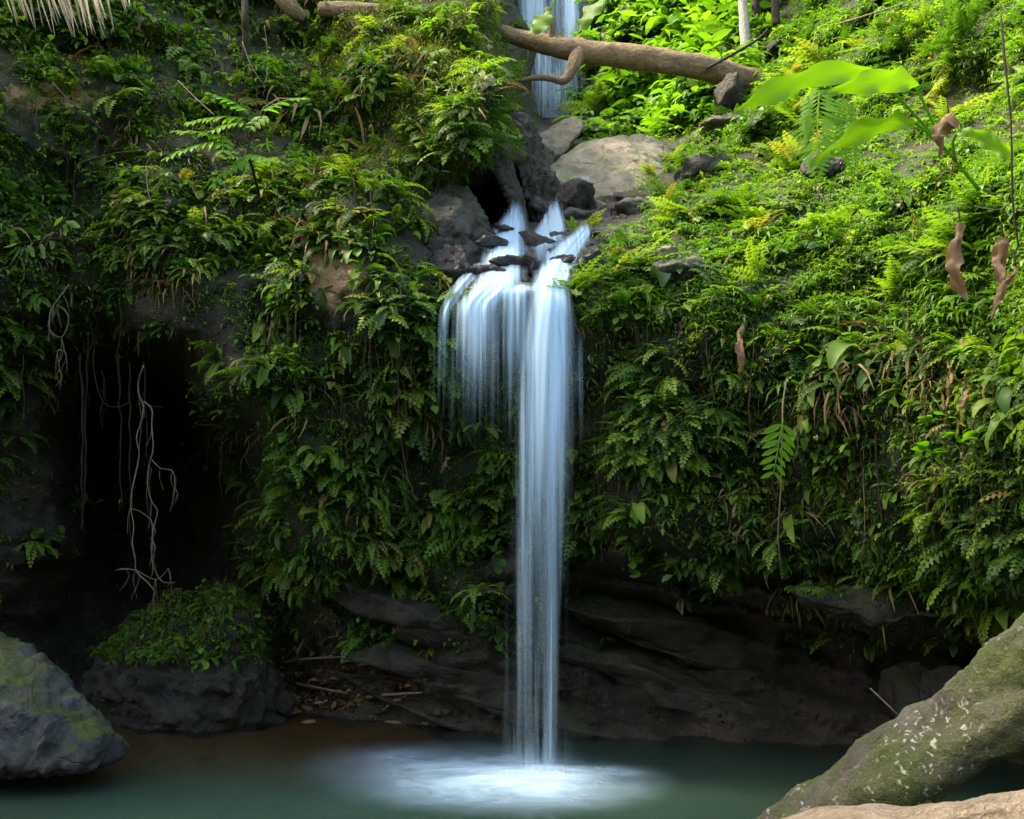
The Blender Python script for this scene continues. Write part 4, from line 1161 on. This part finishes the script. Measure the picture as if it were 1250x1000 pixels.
strand('base_mist', [(606, 706, 850, 8.9, 0), (598, 712, 885, 8.85, .1), (588, 722, 915, 8.8, .2), (574, 738, 944, 8.72, .3), (566, 746, 956, 8.66, .2)], 2, nu=50, bulge=.3, seed=15, soft=2.2)
strand('middle_veil', [(604, 652, 350, 9.2, .7), (602, 654, 366, 9.02, .6), (600, 652, 420, 8.97, .5), (600, 650, 460, 8.96, .3), (600, 648, 500, 8.95, .14), (600, 645, 550, 8.95, 0)], 1, nu=36, bulge=.05, seed=9)
strand('left_cascade', [(618, 642, 244, 11.5, .0), (614, 644, 258, 11.1, .5), (598, 648, 280, 10.5, .9), (586, 648, 306, 9.95, .95), (576, 646, 334, 9.5, .95), (566, 640, 352, 9.14, .95), (550, 618, 374, 9.0, .8), (546, 617, 405, 8.97, .6), (543, 617, 440, 8.96, .4), (540, 618, 475, 8.96, .23), (538, 620, 510, 8.96, .1), (538, 620, 550, 8.96, 0)], 2, nu=46, bulge=.08, seed=2, soft=1.3)
strand('side_strand', [(578, 594, 322, 9.75, .4), (556, 582, 342, 9.45, .7), (542, 564, 362, 9.22, .6), (532, 552, 390, 9.1, .5), (526, 548, 440, 9.08, .3), (524, 548, 490, 9.08, .1), (524, 548, 520, 9.08, 0)], 1, nu=20, bulge=.04, seed=5)
strand('spout', [(670, 684, 240, 11.8, .0), (668, 687, 252, 11.5, .5), (656, 692, 274, 10.95, .95), (644, 692, 290, 10.4, .8), (636, 690, 306, 10.0, .5), (636, 690, 330, 9.6, .2), (640, 690, 348, 9.3, .1)], 1, nu=30, bulge=.05, seed=6)
strand('lip_film', [(572, 700, 345, 9.3, .25), (572, 700, 352, 9.12, .6), (572, 700, 360, 9.0, .3), (574, 700, 380, 8.98, 0)], 1, nu=70, bulge=.02, seed=8)
strand('thin_strand', [(701, 712, 392, 9.2, .2), (701, 713, 440, 9.15, .4), (700, 714, 500, 9.15, .3), (700, 712, 570, 9.15, 0)], 1, nu=14, bulge=.02, seed=11)
strand('rock_trickle', [(702, 728, 216, 12.4, .35), (698, 722, 226, 12.1, .4), (694, 716, 240, 11.8, .15), (692, 714, 252, 11.7, .0)], 1, nu=20, bulge=.03, seed=12)


# splash foam on the pool: a low mound of froth
cen = P(622, 946, 8.6)
X, Yy = np.meshgrid(np.linspace(-2.0, 1.7, 110), np.linspace(-1.6, 1.6, 90))
a1 = np.exp(-((X + .02) / .72) ** 2 - ((Yy + .42) / .5) ** 2) * 1.2
a2 = np.exp(-((X + .55) / .85) ** 2 - ((Yy - .3) / .6) ** 2) * .45
a3 = np.exp(-((X - .62) / .45) ** 2 - ((Yy + .05) / .22) ** 2) * .28
dn = a1 + a2 + a3
wv = np.array([noise.fractal(Vector((x * 1.3, y * 1.6, 3)), 1, 2, 4) for x, y in zip(X.ravel(), Yy.ravel())]).reshape(X.shape)
dn = np.clip(dn * (1 + .5 * wv) - .04, 0, 1)
edge = np.clip(np.minimum(np.minimum(X + 2.0, 1.7 - X) / .25, np.minimum(Yy + 1.6, 1.6 - Yy) / .25), 0, 1)
dn *= edge
Z = .012 + dn * .05
V = np.stack([X.ravel() + cen[0], Yy.ravel() + 8.95, Z.ravel()], -1)
kk = np.arange(X.size).reshape(X.shape)
Q = np.stack([kk[:-1, :-1], kk[:-1, 1:], kk[1:, 1:], kk[1:, :-1]], -1).reshape(-1, 4)
part('splash_foam', V, Q, M['foam'], wf, attrs={'dens': dn.ravel()}, smooth=True)

# upper falls far behind
uf = empty('upper_waterfall', P(690, 140, 19.2), 'thin upper waterfall on a dark rock face behind the log', 'waterfall')
V, Q, d_, uv_s = sheet([(628, 750, -60, 20.6, 1), (630, 748, 0, 20.0, 1), (636, 746, 80, 19.3, 1), (646, 750, 150, 18.6, 1), (650, 760, 190, 18.2, 1)], nu=60, nv=14, bulge=-.1)
nz = fbm(V, 1.2, 5) * .35 + (ridged(V, 2.0, 4) - 1) * .15
V[:, 1] -= nz
solo_face = solo('cliff_wall', V, Q, M['rock_wet'], smooth=True)
tag(solo_face, 'dark wet rock face behind the upper waterfall', 'rock wall')
strand('fall_strand', [(628, 668, -40, 19.6, .9), (630, 672, 20, 19.2, .85), (634, 676, 60, 18.9, .6), (642, 690, 110, 18.5, .5), (650, 690, 145, 18.2, .3)], 1, uf, nu=40, seed=21)
strand('fall_strand', [(684, 712, -40, 19.7, .9), (684, 710, 20, 19.3, .85), (684, 706, 50, 19.0, .7), (668, 704, 110, 18.5, .45), (668, 706, 150, 18.1, .2)], 1, uf, nu=40, seed=22)
strand('fall_strand', [(640, 720, -40, 19.75, .4), (644, 722, 40, 19.2, .35), (650, 730, 100, 18.6, .3), (655, 735, 150, 18.2, .15)], 1, uf, nu=50, seed=23)


# ------------------------------------------------------------------ big light green leaves on a stalk
def broad(mid, widths, parent, name='leaf', mat='big', wave=.03, side=None, n_=18, sag=.12, seed=0, crumple=0.0):
    """a broad leaf laid over a midrib polyline; wavy margin, folded blade"""
    mid = [np.array(p, float) for p in mid]
    t = np.linspace(0, len(mid) - 1, n_ + 1)
    M_ = np.array([[np.interp(x, range(len(mid)), [m[c] for m in mid]) for c in range(3)] for x in t])
    Wd = np.interp(t, range(len(mid)), widths)
    tan = np.gradient(M_, axis=0)
    V = []; nu = 9; uvl = []; rg = random.Random(int(seed * 10) + n_)
    for i in range(n_ + 1):
        tt = unit(tan[i])
        sd = np.array(side, float) if side is not None else np.cross(tt, (0, -.5, .85))
        sd = unit(sd - tt * (sd @ tt)); nr = np.cross(sd, tt)
        if nr[2] < 0: nr = -nr
        for j in range(nu):
            s = j / (nu - 1) * 2 - 1
            off = sd * s * Wd[i] * (1 + .1 * math.sin(i * 1.1 + seed + s)) - nr * (sag * Wd[i] * s * s) + nr * wave * abs(s) ** 2 * math.sin(i * .9 + seed + (2 if s > 0 else 0))
            if crumple: off = off + np.array([noise.fractal(Vector((M_[i] + off).tolist()) * 14 + Vector((a_ * 9, 0, 0)), 1, 2, 3) for a_ in (0, 1, 2)]) * crumple
            V.append(M_[i] + off); uvl.append((s, t[i] / t[-1]))
    Q = [(i * nu + j, i * nu + j + 1, (i + 1) * nu + j + 1, (i + 1) * nu + j) for i in range(n_) for j in range(nu - 1)]
    return part(name, V, Q, M[mat], parent, attrs={'rnd': np.full(len(V), .3 + .1 * seed)}, smooth=True, uv=uvl)


pl = empty('broad_leaf_plant', P(1190, 225, 6.9), 'tall plant with three big light green leaves on a green stalk', 'plant')
broad([P(1064, 86, 6.7), P(1030, 88, 6.6), P(990, 92, 6.45), P(950, 108, 6.35), P(920, 122, 6.3), P(894, 139, 6.3)], [.015, .066, .074, .07, .052, .004], pl, seed=1, side=(.35, -.5, 1.0))
broad([P(1118, 106, 6.6), P(1100, 98, 6.5), P(1070, 98, 6.4), P(1040, 104, 6.3), P(1002, 116, 6.25)], [.01, .075, .07, .055, .004], pl, seed=2, side=(.3, -.5, 1.0))
broad([P(1117, 150, 6.5), P(1090, 148, 6.4), P(1050, 160, 6.3), P(1015, 178, 6.2), P(990, 205, 6.2)], [.012, .066, .074, .054, .004], pl, seed=3, side=(.5, -.5, .9))
broad([P(1170, 160, 6.7), P(1195, 165, 6.6), P(1220, 178, 6.5), P(1238, 196, 6.5)], [.01, .05, .06, .004], pl, seed=4, side=(-.3, -.5, .9))
for pts in ([P(1064, 86, 6.7), P(1090, 112, 6.72), P(1130, 155, 6.8), P(1165, 195, 6.85), P(1195, 232, 6.95)], [P(1118, 106, 6.6), P(1132, 135, 6.7), P(1150, 175, 6.8)], [P(1117, 150, 6.5), P(1135, 165, 6.65), P(1152, 182, 6.8)], [P(1170, 160, 6.7), P(1163, 175, 6.8), P(1166, 196, 6.85)]):
    V, Q, uv = tube(pts, [.009] * (len(pts) - 1) + [.014], 8, 0, 5)
    part('stalk', V, Q, M['sprig'], pl, uv=uv, smooth=True, attrs={'rnd': np.full(len(V), .1)})


def dead_leaf(pts, wd, label, seed, mat='dead'):
    e = empty('dead_leaf', pts[0], label, 'leaf')
    broad(pts, [w_ * .62 for w_ in wd], e, 'blade', mat, .02, n_=22, sag=1.15, seed=seed, side=(1, -.35, .2), crumple=.022)
    V, Q, uv = tube([np.array(pts[0]) + (0, .02, .1), np.array(pts[0])], .005, 6, 0, 4)
    part('stem', V, Q, M['fibre'], e, uv=uv)


n = NT('dead_leaf_skin')
p = n.pos()
uvs = n.n('ShaderNodeSeparateXYZ', {0: n.n('ShaderNodeUVMap').outputs[0]})
vn = n.math('SINE', n.math('ADD', n.math('MULTIPLY', uvs.outputs[0], 22.0), n.math('MULTIPLY', n.noise(p, 20, 3), 9.0)))
c = n.mix(n.noise(p, 12, 6, .7, 1.5), (.09, .042, .016), (.36, .23, .11))
c = n.mix(n.math('MULTIPLY', n.math('ABSOLUTE', vn), .4), c, (.05, .026, .014))
b = n.pbsdf(c, .7)
M['dead'] = n.done(n.n('ShaderNodeMixShader', {0: .25, 1: b, 2: n.n('ShaderNodeBsdfTranslucent', {'Color': (.35, .2, .09, 1)}).outputs[0]}).outputs[0])
dead_leaf([P(1158, 138, 6.4), P(1150, 148, 6.35), P(1146, 165, 6.35), P(1147, 185, 6.4), P(1148, 197, 6.4)], [.09, .11, .06, .02, .004], 'curled tan dead leaf hanging beside the big green leaves', 1)
dead_leaf([P(1172, 272, 6.5), P(1168, 295, 6.45), P(1163, 325, 6.45), P(1170, 350, 6.5), P(1180, 368, 6.5)], [.03, .055, .075, .05, .005], 'long twisted brown dead leaf hanging at the right', 2)
dead_leaf([P(1225, 290, 6.4), P(1222, 305, 6.4), P(1218, 325, 6.4), P(1222, 345, 6.4)], [.05, .075, .06, .01], 'crumpled dark brown dead leaf near the right edge', 3)
dead_leaf([P(1240, 325, 6.3), P(1228, 345, 6.3), P(1215, 368, 6.3), P(1210, 388, 6.3)], [.02, .035, .03, .004], 'narrow orange-brown withered frond at the right edge', 4)
dead_leaf([P(904, 398, 8.7), P(902, 415, 8.6), P(906, 440, 8.6), P(903, 455, 8.65)], [.03, .05, .05, .01], 'rusty brown dead leaf on the right wall', 5)
dead_leaf([P(1180, 478, 7.1), P(1176, 490, 7.05), P(1173, 502, 7.05)], [.015, .03, .004], 'small tan withered leaf among the rounded sprigs', 6)
dead_leaf([P(1246, 470, 6.8), P(1240, 485, 6.75), P(1236, 500, 6.75)], [.02, .04, .006], 'orange withered frond at the far right edge', 7)
dead_leaf([P(545, 558, 9.75), P(541, 568, 9.7), P(538, 577, 9.7)], [.02, .04, .006], 'small tan dead leaf left of the waterfall', 8)
dead_leaf([P(1156, 440, 7.5), P(1158, 470, 7.45), P(1154, 515, 7.45)], [.012, .02, .004], 'thin grey-brown hanging strip on the right wall', 9)
dead_leaf([P(1040, 278, 9.1), P(1038, 285, 9.0), P(1034, 293, 9.0)], [.03, .05, .01], 'reddish dead leaf lying on the sunny slope', 10)

# leaf by the log stub and the leaves in the top middle
e = empty('hanging_leaf_sprig', P(715, -20, 12.5), 'light green toothed leaf hanging in from the top edge beside the upper falls', 'leaf sprig')
broad([P(742, -8, 12.5), P(725, 8, 12.45), P(714, 24, 12.4), P(706, 40, 12.4)], [.06, .14, .12, .01], e, seed=2, side=(.9, -.3, .4))
V, Q, uv = tube([P(715, -60, 12.6), P(735, -25, 12.5), P(742, -8, 12.5)], .01, 6, 0, 4)
part('stem', V, Q, M['sprig'], e, uv=uv)
e = empty('log_leaf', P(666, 38, 13.8), 'single light green leaf beside the broken stub on the log', 'leaf')
broad([P(672, 12, 13.9), P(664, 22, 13.85), P(656, 32, 13.8), P(646, 40, 13.8)], [.02, .12, .14, .02], e, seed=2, side=(.6, -.4, -.7), name='blade')
V, Q, uv = tube([P(672, 12, 13.9), P(676, 2, 13.9), P(684, -12, 14)], .012, 6, 0, 4)
part('stem', V, Q, M['sprig'], e, uv=uv)


# ------------------------------------------------------------------ pinnate sapling at the left, lone frond at the right
def pinnate(a, b, n_, ll, lw, sag=.05, rnd=.5, up=(0, -.35, 1)):
    a, b = np.array(a, float), np.array(b, float)
    out = []; ax = unit(b - a); L = np.linalg.norm(b - a)
    nrm = unit(np.array(up, float) - ax * (np.array(up) @ ax)); sd = np.cross(ax, nrm)
    for i in range(n_):
        s = (i + .6) / n_
        p = a + (b - a) * s + np.array([0, 0, sag * L * math.sin(math.pi * s)])
        for sg in (-1, 1):
            q = ll * (1 - .35 * s) * U(.85, 1.1)
            d = unit(sd * sg + ax * .75 + nrm * U(-.35, .1))
            w = np.cross(d, nrm)
            pr = [0.05, .75, 1, .8, .05]
            V = []
            for j, x in enumerate((0, .25, .5, .75, 1)):
                cpt = p + d * q * x - nrm * q * .18 * x * x
                V += [cpt - w * q * lw * pr[j] * .5 + nrm * .06 * q * pr[j], cpt, cpt + w * q * lw * pr[j] * .5 + nrm * .06 * q * pr[j]]
            Q = [(j * 3 + k, j * 3 + k + 1, j * 3 + k + 4, j * 3 + k + 3) for j in range(4) for k in range(2)]
            out.append((np.array(V), np.array(Q), np.full(len(V), rnd + U(-.15, .15))))
    st = tube([a, (a + b) / 2 + (0, 0, sag * L), b], [.006, .005, .003], 6, 0, 4)
    out.append((st[0], st[1], np.full(len(st[0]), rnd)))
    return cat_meshes(out)


sp = empty('bright_sapling', P(310, 205, 9.3), 'bright green sapling with pinnate leaf sprays on the dark left slope', 'sapling')
def z1(x, y, Y): return P(x * .34, y * .34, Y)
for a, b, n_, YY in [((900, 405), (755, 338), 7, 9.0), ((885, 425), (678, 440), 10, 8.9), ((830, 505), (625, 472), 10, 8.8), ((775, 508), (598, 570), 8, 8.7), ((935, 400), (1090, 352), 8, 8.9), ((885, 560), (762, 668), 7, 8.8), ((890, 555), (975, 585), 5, 8.8), ((950, 415), (895, 460), 4, 8.95), ((800, 495), (800, 550), 3, 8.75), ((880, 440), (760, 470), 6, 8.85)]:
    V, Q, r = pinnate(z1(*a, YY), z1(*b, YY - .15), n_, .13, .42, .06, U(.3, .7))
    part('leaf_spray', V, Q, M['sprig'], sp, attrs={'rnd': r})
V, Q, uv = tube([z1(930, 700, 9.5), z1(905, 600, 9.1), z1(890, 555, 8.95), z1(905, 470, 9.0), z1(930, 400, 9.0)], [.014, .012, .01, .009, .006], 8, .1, 5)
part('stem', V, Q, M['fibre'], sp, uv=uv)
for a, b, c_ in [((905, 470), (885, 425), (900, 405)), ((905, 470), (860, 500), (775, 508)), ((895, 510), (860, 520), (830, 505))]:
    V, Q, uv = tube([z1(*a, 9.0), z1(*b, 8.95), z1(*c_, 8.9)], .006, 6, 0, 4)
    part('twig', V, Q, M['fibre'], sp, uv=uv)

lf = empty('hanging_frond', P(957, 470, 8.3), 'lone yellowish fern frond hanging from a thin vine on the right wall', 'fern frond')
V, Q, r = pinnate(P(956, 512, 8.25), P(944, 580, 8.2), 7, .17, .3, 0, .6, up=(0, -1, .3))
part('frond', V, Q, M['sprig'], lf, attrs={'rnd': r})
V, Q, uv = tube([P(962, 455, 8.6), P(956, 490, 8.35), P(955, 530, 8.3), P(953, 600, 8.35), P(950, 650, 8.5), P(953, 690, 8.7)], .006, 6, .2, 5)
part('vine', V, Q, M['root'], lf, uv=uv)
# feathery ferns hanging under the big leaves
for i, (a, b, wd) in enumerate([((1000, 110), (990, 225), .5), ((1028, 120), (1012, 215), .42), ((985, 118), (978, 170), .3)]):
    pa, pb = np.array(P(*a, 7.4)), np.array(P(*b, 7.3))
    ax = pb - pa; L = np.linalg.norm(ax)
    V, Q, r = frond((0, 0, 0), -math.pi / 2 + U(-.5, .5), -1.2, L, wd * L * 1.1, .3, 20, .5, gap=.02)
    o = solo('feathery_fern', V + pa, Q, M['sprig'], pa, attrs={'rnd': r})
    tag(o, ['longest pale feathery fern hanging below the big leaves', 'second feathery fern hanging just right of the longest one', 'shortest feathery fern at the left of the feathery ferns'][i], 'fern', 'feathery ferns under the big leaves')

# bright rounded sprigs on the far right
for i, (x, y, lb) in enumerate([(1205, 452, 'topmost bright rounded-leaf sprig at the far right'), (1178, 503, 'bright rounded-leaf sprig beside the small tan leaf at the right'), (1203, 543, 'broad bright rounded-leaf sprig in the middle right edge'), (1167, 566, 'lowest of the cluster of bright rounded-leaf sprigs'), (1196, 690, 'bright rounded-leaf sprig low on the right overhang'), (1000, 430, 'bright leaf sprig on the right wall under the slope')]):
    p = T1(x, y, .22)
    e = empty('rounded_sprig', p, lb, 'plant')
    for j in range(random.randint(4, 6)):
        a = U(0, 6.28)
        d = Vector((math.cos(a) * .07, U(-.05, .02), math.sin(a) * .06))
        pr = lambda s: max(.05, math.sin(math.pi * min(1, s * .93 + .05)) ** .5)
        V, Q, r = blade(np.array(p + d * .5), math.atan2(-.4, math.cos(a)), U(-.2, .5), .1, .085, .5, 6, U(-.4, .4), .1, U(.3, .8), pr)
        part('leaf', V, Q, M['sprig'], e, attrs={'rnd': r}, smooth=True)
    V, Q, uv = tube([T1(x + 8, y + 20), p], .005, 6, 0, 4)
    part('stem', V, Q, M['sprig'], e, uv=uv)

# shiny dark leaf cluster and dead palm frond at the left
e = empty('shiny_leaf_cluster', P(22, 290, 8.4), 'cluster of shiny bluish dark leaves at the left edge', 'plant')
for j, (x, y, x2, y2) in enumerate([(22, 300, 4, 318), (24, 300, 14, 322), (26, 302, 26, 312), (30, 302, 33, 320), (34, 300, 42, 314), (50, 298, 54, 316), (62, 294, 64, 304), (24, 296, 4, 302), (78, 274, 80, 288), (80, 270, 98, 278), (66, 276, 76, 264), (20, 290, 8, 278)]):
    a_, b_ = P(x, y, 8.4), P(x2, y2, 8.25)
    broad([a_, a_.lerp(b_, .35), a_.lerp(b_, .7), b_], [.006, .028, .024, .003], e, 'leaf', 'herb', .004, n_=8, seed=j * .3, side=(1, -.5, .4))
V, Q, uv = tube([P(150, 288, 9.6), P(100, 290, 9.0), P(60, 292, 8.5), P(20, 298, 8.4)], .006, 6, .1, 5)
part('stem', V, Q, M['fibre'], e, uv=uv)
V, Q, uv = tube([P(60, 292, 8.5), P(75, 275, 8.42), P(84, 262, 8.4)], .004, 6, .1, 5)
part('stem', V, Q, M['fibre'], e, uv=uv)

pf = empty('dead_palm_frond', P(20, -60, 8.6), 'dead straw-coloured palm frond hanging at the top left corner', 'palm frond')
V, Q, uv = tube([P(-120, -75, 8.9), P(-20, -60, 8.7), P(80, -45, 8.5), P(150, -28, 8.4), P(172, -8, 8.35)], [.02, .018, .014, .009, .004], 8, 0, 6)
part('rachis', V, Q, M['root'], pf, uv=uv, smooth=True)
n = NT('straw')
p = n.pos()
c = n.mix(n.attr('rnd'), (.16, .125, .07), (.42, .36, .24))
M['straw'] = n.done(n.n('ShaderNodeMixShader', {0: .25, 1: n.pbsdf(c, .65), 2: n.n('ShaderNodeBsdfTranslucent', {'Color': (.5, .42, .26, 1)}).outputs[0]}).outputs[0])
for i in range(58):
    t = U(0, 1)
    a_ = np.array(P(-60 + 225 * t, -66 + 48 * t ** 1.5, 8.65 - .3 * t))
    b_ = np.array(P(-30 + 190 * t + U(-6, 16) + 14 * t, (18 + 24 * math.sin(min(1, t * 1.1) * 2.3)) * U(.45, 1.12), U(8.0, 8.5) - .3 * t))
    if t > .85: b_ = np.array(P(150 + (t - .85) * 80, 5 + U(0, 14), 8.1))
    mdd = (a_ + b_) / 2 + (0, -.03, .03)
    d = unit(b_ - a_); sd = unit(np.cross(d, (.3, 1, 0)))
    V = []
    wf_ = U(.5, 1.25)
    for j, (p_, w) in enumerate(((a_, .012 * wf_), (a_ * .5 + mdd * .5, .022 * wf_), (mdd, .021 * wf_), (b_ * .6 + mdd * .4, .013 * wf_), (b_, .002))):
        V += [p_ - sd * w * .6, p_ + np.array([0, -.005, 0]), p_ + sd * w * .6]
    Q = [(j * 3 + k, j * 3 + k + 1, j * 3 + k + 4, j * 3 + k + 3) for j in range(4) for k in range(2)]
    part('leaflet', V, Q, M['straw'], pf, attrs={'rnd': np.full(len(V), random.random())})

# ------------------------------------------------------------------ hanging roots and vines
def z4(x, y, Y): return P(x * .34, 330 + y * .34, Y)
def zb(x, y, Y): return P(x * .34, 660 + y * .34, Y)
YV = 9.9
VINES = [
 ('pale_root', 'root', .011, 'longest pale aerial root hanging in the cave mouth', [z4(515, 345, 9.75), z4(497, 400, YV), z4(500, 450, YV), z4(515, 490, YV), z4(505, 550, YV), z4(490, 600, YV), z4(500, 660, YV), z4(485, 740, YV), z4(474, 790, YV), z4(470, 850, YV), z4(480, 920, YV), zb(475, 10, YV), zb(485, 60, YV), zb(490, 110, YV), zb(530, 150, YV), zb(555, 180, YV)]),
 ('pale_root', 'root', .009, 'wavy pale aerial root twisting just right of the longest one', [z4(515, 470, YV), z4(545, 500, YV), z4(545, 560, YV), z4(550, 640, YV), z4(535, 700, YV), z4(530, 770, YV), z4(545, 830, YV), z4(565, 865, YV), z4(550, 930, YV), zb(545, 10, YV), zb(548, 80, YV), zb(580, 145, YV), zb(628, 150, YV)]),
 ('pale_root', 'root', .006, 'thin side root branching right from the wavy pale root', [z4(545, 680, YV), z4(575, 710, YV), z4(620, 722, YV), z4(628, 780, YV)]),
 ('pale_root', 'root', .007, 'short pale root bridging the two long pale roots', [z4(470, 855, YV), z4(500, 865, YV), z4(530, 885, YV), z4(545, 905, YV), zb(548, 0, YV)]),
 ('pale_root', 'root', .007, 'pale root forks spreading at the bottom of the longest root', [zb(415, 105, YV), zb(450, 102, YV), zb(490, 108, YV), zb(560, 140, YV), zb(605, 100, YV)]),
 ('looped_root', 'root', .007, 'pale looped root at the left of the cave top', [z4(250, 50, 9.6), z4(190, 130, 9.55), z4(178, 170, 9.5), z4(178, 215, 9.5), z4(220, 240, 9.5), z4(245, 190, 9.5), z4(238, 150, 9.5), z4(205, 122, 9.5)]),
 ('looped_root', 'root', .006, 'short pale root dangling below the looped root', [z4(220, 240, 9.55), z4(230, 285, 9.55), z4(207, 290, 9.55), z4(214, 355, 9.55)]),
 ('curved_vine', 'fibre', .008, 'brown vine curving across the cave mouth like a hook', [z4(325, 190, 9.7), z4(338, 270, YV), z4(335, 340, YV), z4(355, 440, YV), z4(385, 485, YV), z4(430, 490, YV), z4(465, 472, YV)]),
 ('curved_vine', 'fibre', .006, 'short brown vine arcing right from the pale root', [z4(515, 480, YV), z4(545, 488, YV), z4(585, 492, YV)]),
 ('hanging_fibre', 'fibre', .016, 'thick brown root fibre hanging straight at the left of the cave', [z4(290, 300, 10.2), z4(284, 450, 10.2), z4(288, 600, 10.2), z4(292, 780, 10.2), z4(296, 930, 10.2)]),
 ('hanging_fibre', 'fibre', .012, 'brown root fibre hanging beside the thickest fibre', [z4(310, 240, 10.2), z4(305, 450, 10.2), z4(302, 700, 10.2), z4(305, 840, 10.2)]),
 ('hanging_fibre', 'fibre', .013, 'brown root fibre hanging in the middle of the cave', [z4(425, 300, 10.2), z4(424, 500, 10.2), z4(428, 700, 10.2), z4(436, 850, 10.2)]),
 ('hanging_fibre', 'fibre', .012, 'brown root fibre hanging just left of the longest pale root', [z4(462, 330, 10.2), z4(460, 600, 10.2), z4(468, 1000, 10.2)]),
 ('hanging_fibre', 'fibre', .009, 'brown root fibre hanging just right of the longest pale root', [z4(520, 330, 10.0), z4(524, 600, 10.0), z4(538, 900, 10.0)]),
 ('hanging_fibre', 'fibre', .008, 'short thin root fibre left of the middle of the cave', [z4(370, 360, 10.1), z4(372, 500, 10.1)]),
 ('dead_twig', 'fibre', .009, 'slanting bare twig left of the bright sapling', [z1(300, 580, 9.4), z1(420, 550, 9.35), z1(560, 538, 9.3)]),
 ('dead_twig', 'root', .007, 'pale bare twig pointing at the bright sapling from above', [z1(640, 290, 9.6), z1(690, 340, 9.4), z1(770, 415, 9.2)]),
 ('dead_twig', 'fibre', .011, 'long brown stick slanting down the upper left slope', [z1(190, 300, 9.3), z1(260, 370, 9.2), z1(375, 472, 9.2)]),
 ('curved_vine', 'root', .006, 'pale vine drooping below the bright sapling', [z1(525, 600, 9.3), z1(530, 680, 9.25), z1(545, 730, 9.25)]),
 ('curved_vine', 'fibre', .007, 'vine sagging across the slope above the cave', [z1(395, 700, 9.4), z1(450, 765, 9.3), z1(530, 775, 9.3)]),
 ('curved_vine', 'root', .006, 'pale vine hanging beside the dark sapling trunk', [z1(870, 150, 9.4), z1(900, 230, 9.35), z1(950, 300, 9.35), z1(960, 200, 9.4), z1(950, 90, 9.5)]),
 ('hanging_vine', 'fibre', .009, 'long thin vine hanging down the right edge', [P(1222, 20, 6.0), P(1226, 70, 5.95), P(1234, 150, 5.95), P(1236, 240, 6.0), P(1243, 300, 6.05)]),
 ('hanging_vine', 'root', .005, 'pale crooked twig near the crumpled dead leaf', [P(1190, 252, 6.3), P(1218, 256, 6.3), P(1232, 248, 6.3)]),
 ('hanging_vine', 'fibre', .007, 'thin vine hanging down the left wall below the earth patch', [P(361, 385, 9.1), P(361, 440, 9.15), P(362, 510, 9.3)]),
 ('curved_vine', 'fibre', .01, 'brown creeper arching out from the right wall', [P(805, 525, 8.7), P(830, 505, 8.55), P(870, 480, 8.5), P(910, 475, 8.7)]),
 ('dead_twig', 'root', .008, 'thin pale twig leaning in the recess left of the mossy trunk', [P(1062, 840, 8.5), P(1085, 862, 8.4), P(1100, 876, 8.4)]),
 ('dead_twig', 'root', .014, 'pale twig on the slope above the big leaves', [P(1020, 30, 12.2), P(1060, 18, 11.8), P(1110, 2, 11.3)]),
]
for nm, mt, r_, lb, pts in VINES:
    if 'fibre' in nm:
        a_, b_ = Vector(pts[0]), Vector(pts[-1])
        pts = [a_.lerp(b_, i / 12) + Vector((U(-.014, .014), U(-.03, .03), 0)) for i in range(13)]
    rs = [r_ * .8 * U(.65, 1.2) * (1 - .5 * i / len(pts)) for i in range(len(pts))]
    tb = [tube(pts, rs, 7, .3, 5, len(lb))]
    if 'root' in nm or 'fibre' in nm:
        for _ in range(7):
            q = Vector(pts[random.randrange(1, len(pts))])
            tb.append(tube([q, q + Vector((U(-.03, .03), U(-.03, .03), -U(.06, .1))), q + Vector((U(-.05, .05), U(-.04, .04), -U(.14, .28)))], [.0035, .0025, .001], 5, .2, 4))
    V, Q, uv = join_tubes(tb)
    tag(solo(nm, V, Q, M[mt], uv=uv, smooth=True), lb, 'root' if 'root' in nm or 'fibre' in nm else ('twig' if 'twig' in nm else 'vine'))

# ------------------------------------------------------------------ light
w = bpy.data.worlds.new('World')
scene.world = w
w.use_nodes = True
nt = w.node_tree
bg = nt.nodes['Background']
sky = nt.nodes.new('ShaderNodeTexSky')
sky.sky_type = 'NISHITA'
sky.sun_disc = False
sky.dust_density = 3.0
SUN = Vector((-.55, .08, .83)).normalized()
el = math.asin(SUN.z); azm = math.atan2(SUN.x, SUN.y)
sky.sun_elevation = el
sky.sun_rotation = azm
nt.links.new(sky.outputs[0], bg.inputs[0])
bg.inputs[1].default_value = .15
sun = bpy.data.lights.new('sun', 'SUN')
sun.energy = 1.5
sun.angle = R(10)
sun.color = (1, .95, .84)
so_ = bpy.data.objects.new('sun', sun)
so_.rotation_euler = (-SUN).to_track_quat('-Z', 'Y').to_euler()
so_.location = (0, 0, 20)
col.objects.link(so_)
scene.view_settings.view_transform = 'Standard'
scene.view_settings.look = 'None'
scene.view_settings.exposure = 2.75
scene.view_settings.gamma = 1
scene.view_settings.use_white_balance = True
scene.view_settings.white_balance_temperature = 8200
scene.view_settings.white_balance_tint = 10
cy = scene.cycles
cy.max_bounces = 8
cy.diffuse_bounces = 3
cy.glossy_bounces = 2
cy.transmission_bounces = 4
cy.transparent_max_bounces = 16
cy.caustics_reflective = False
cy.caustics_refractive = False
try:
    cy.use_denoising = True
    cy.denoiser = 'OPENIMAGEDENOISE'
except Exception as ex:
    print(ex)
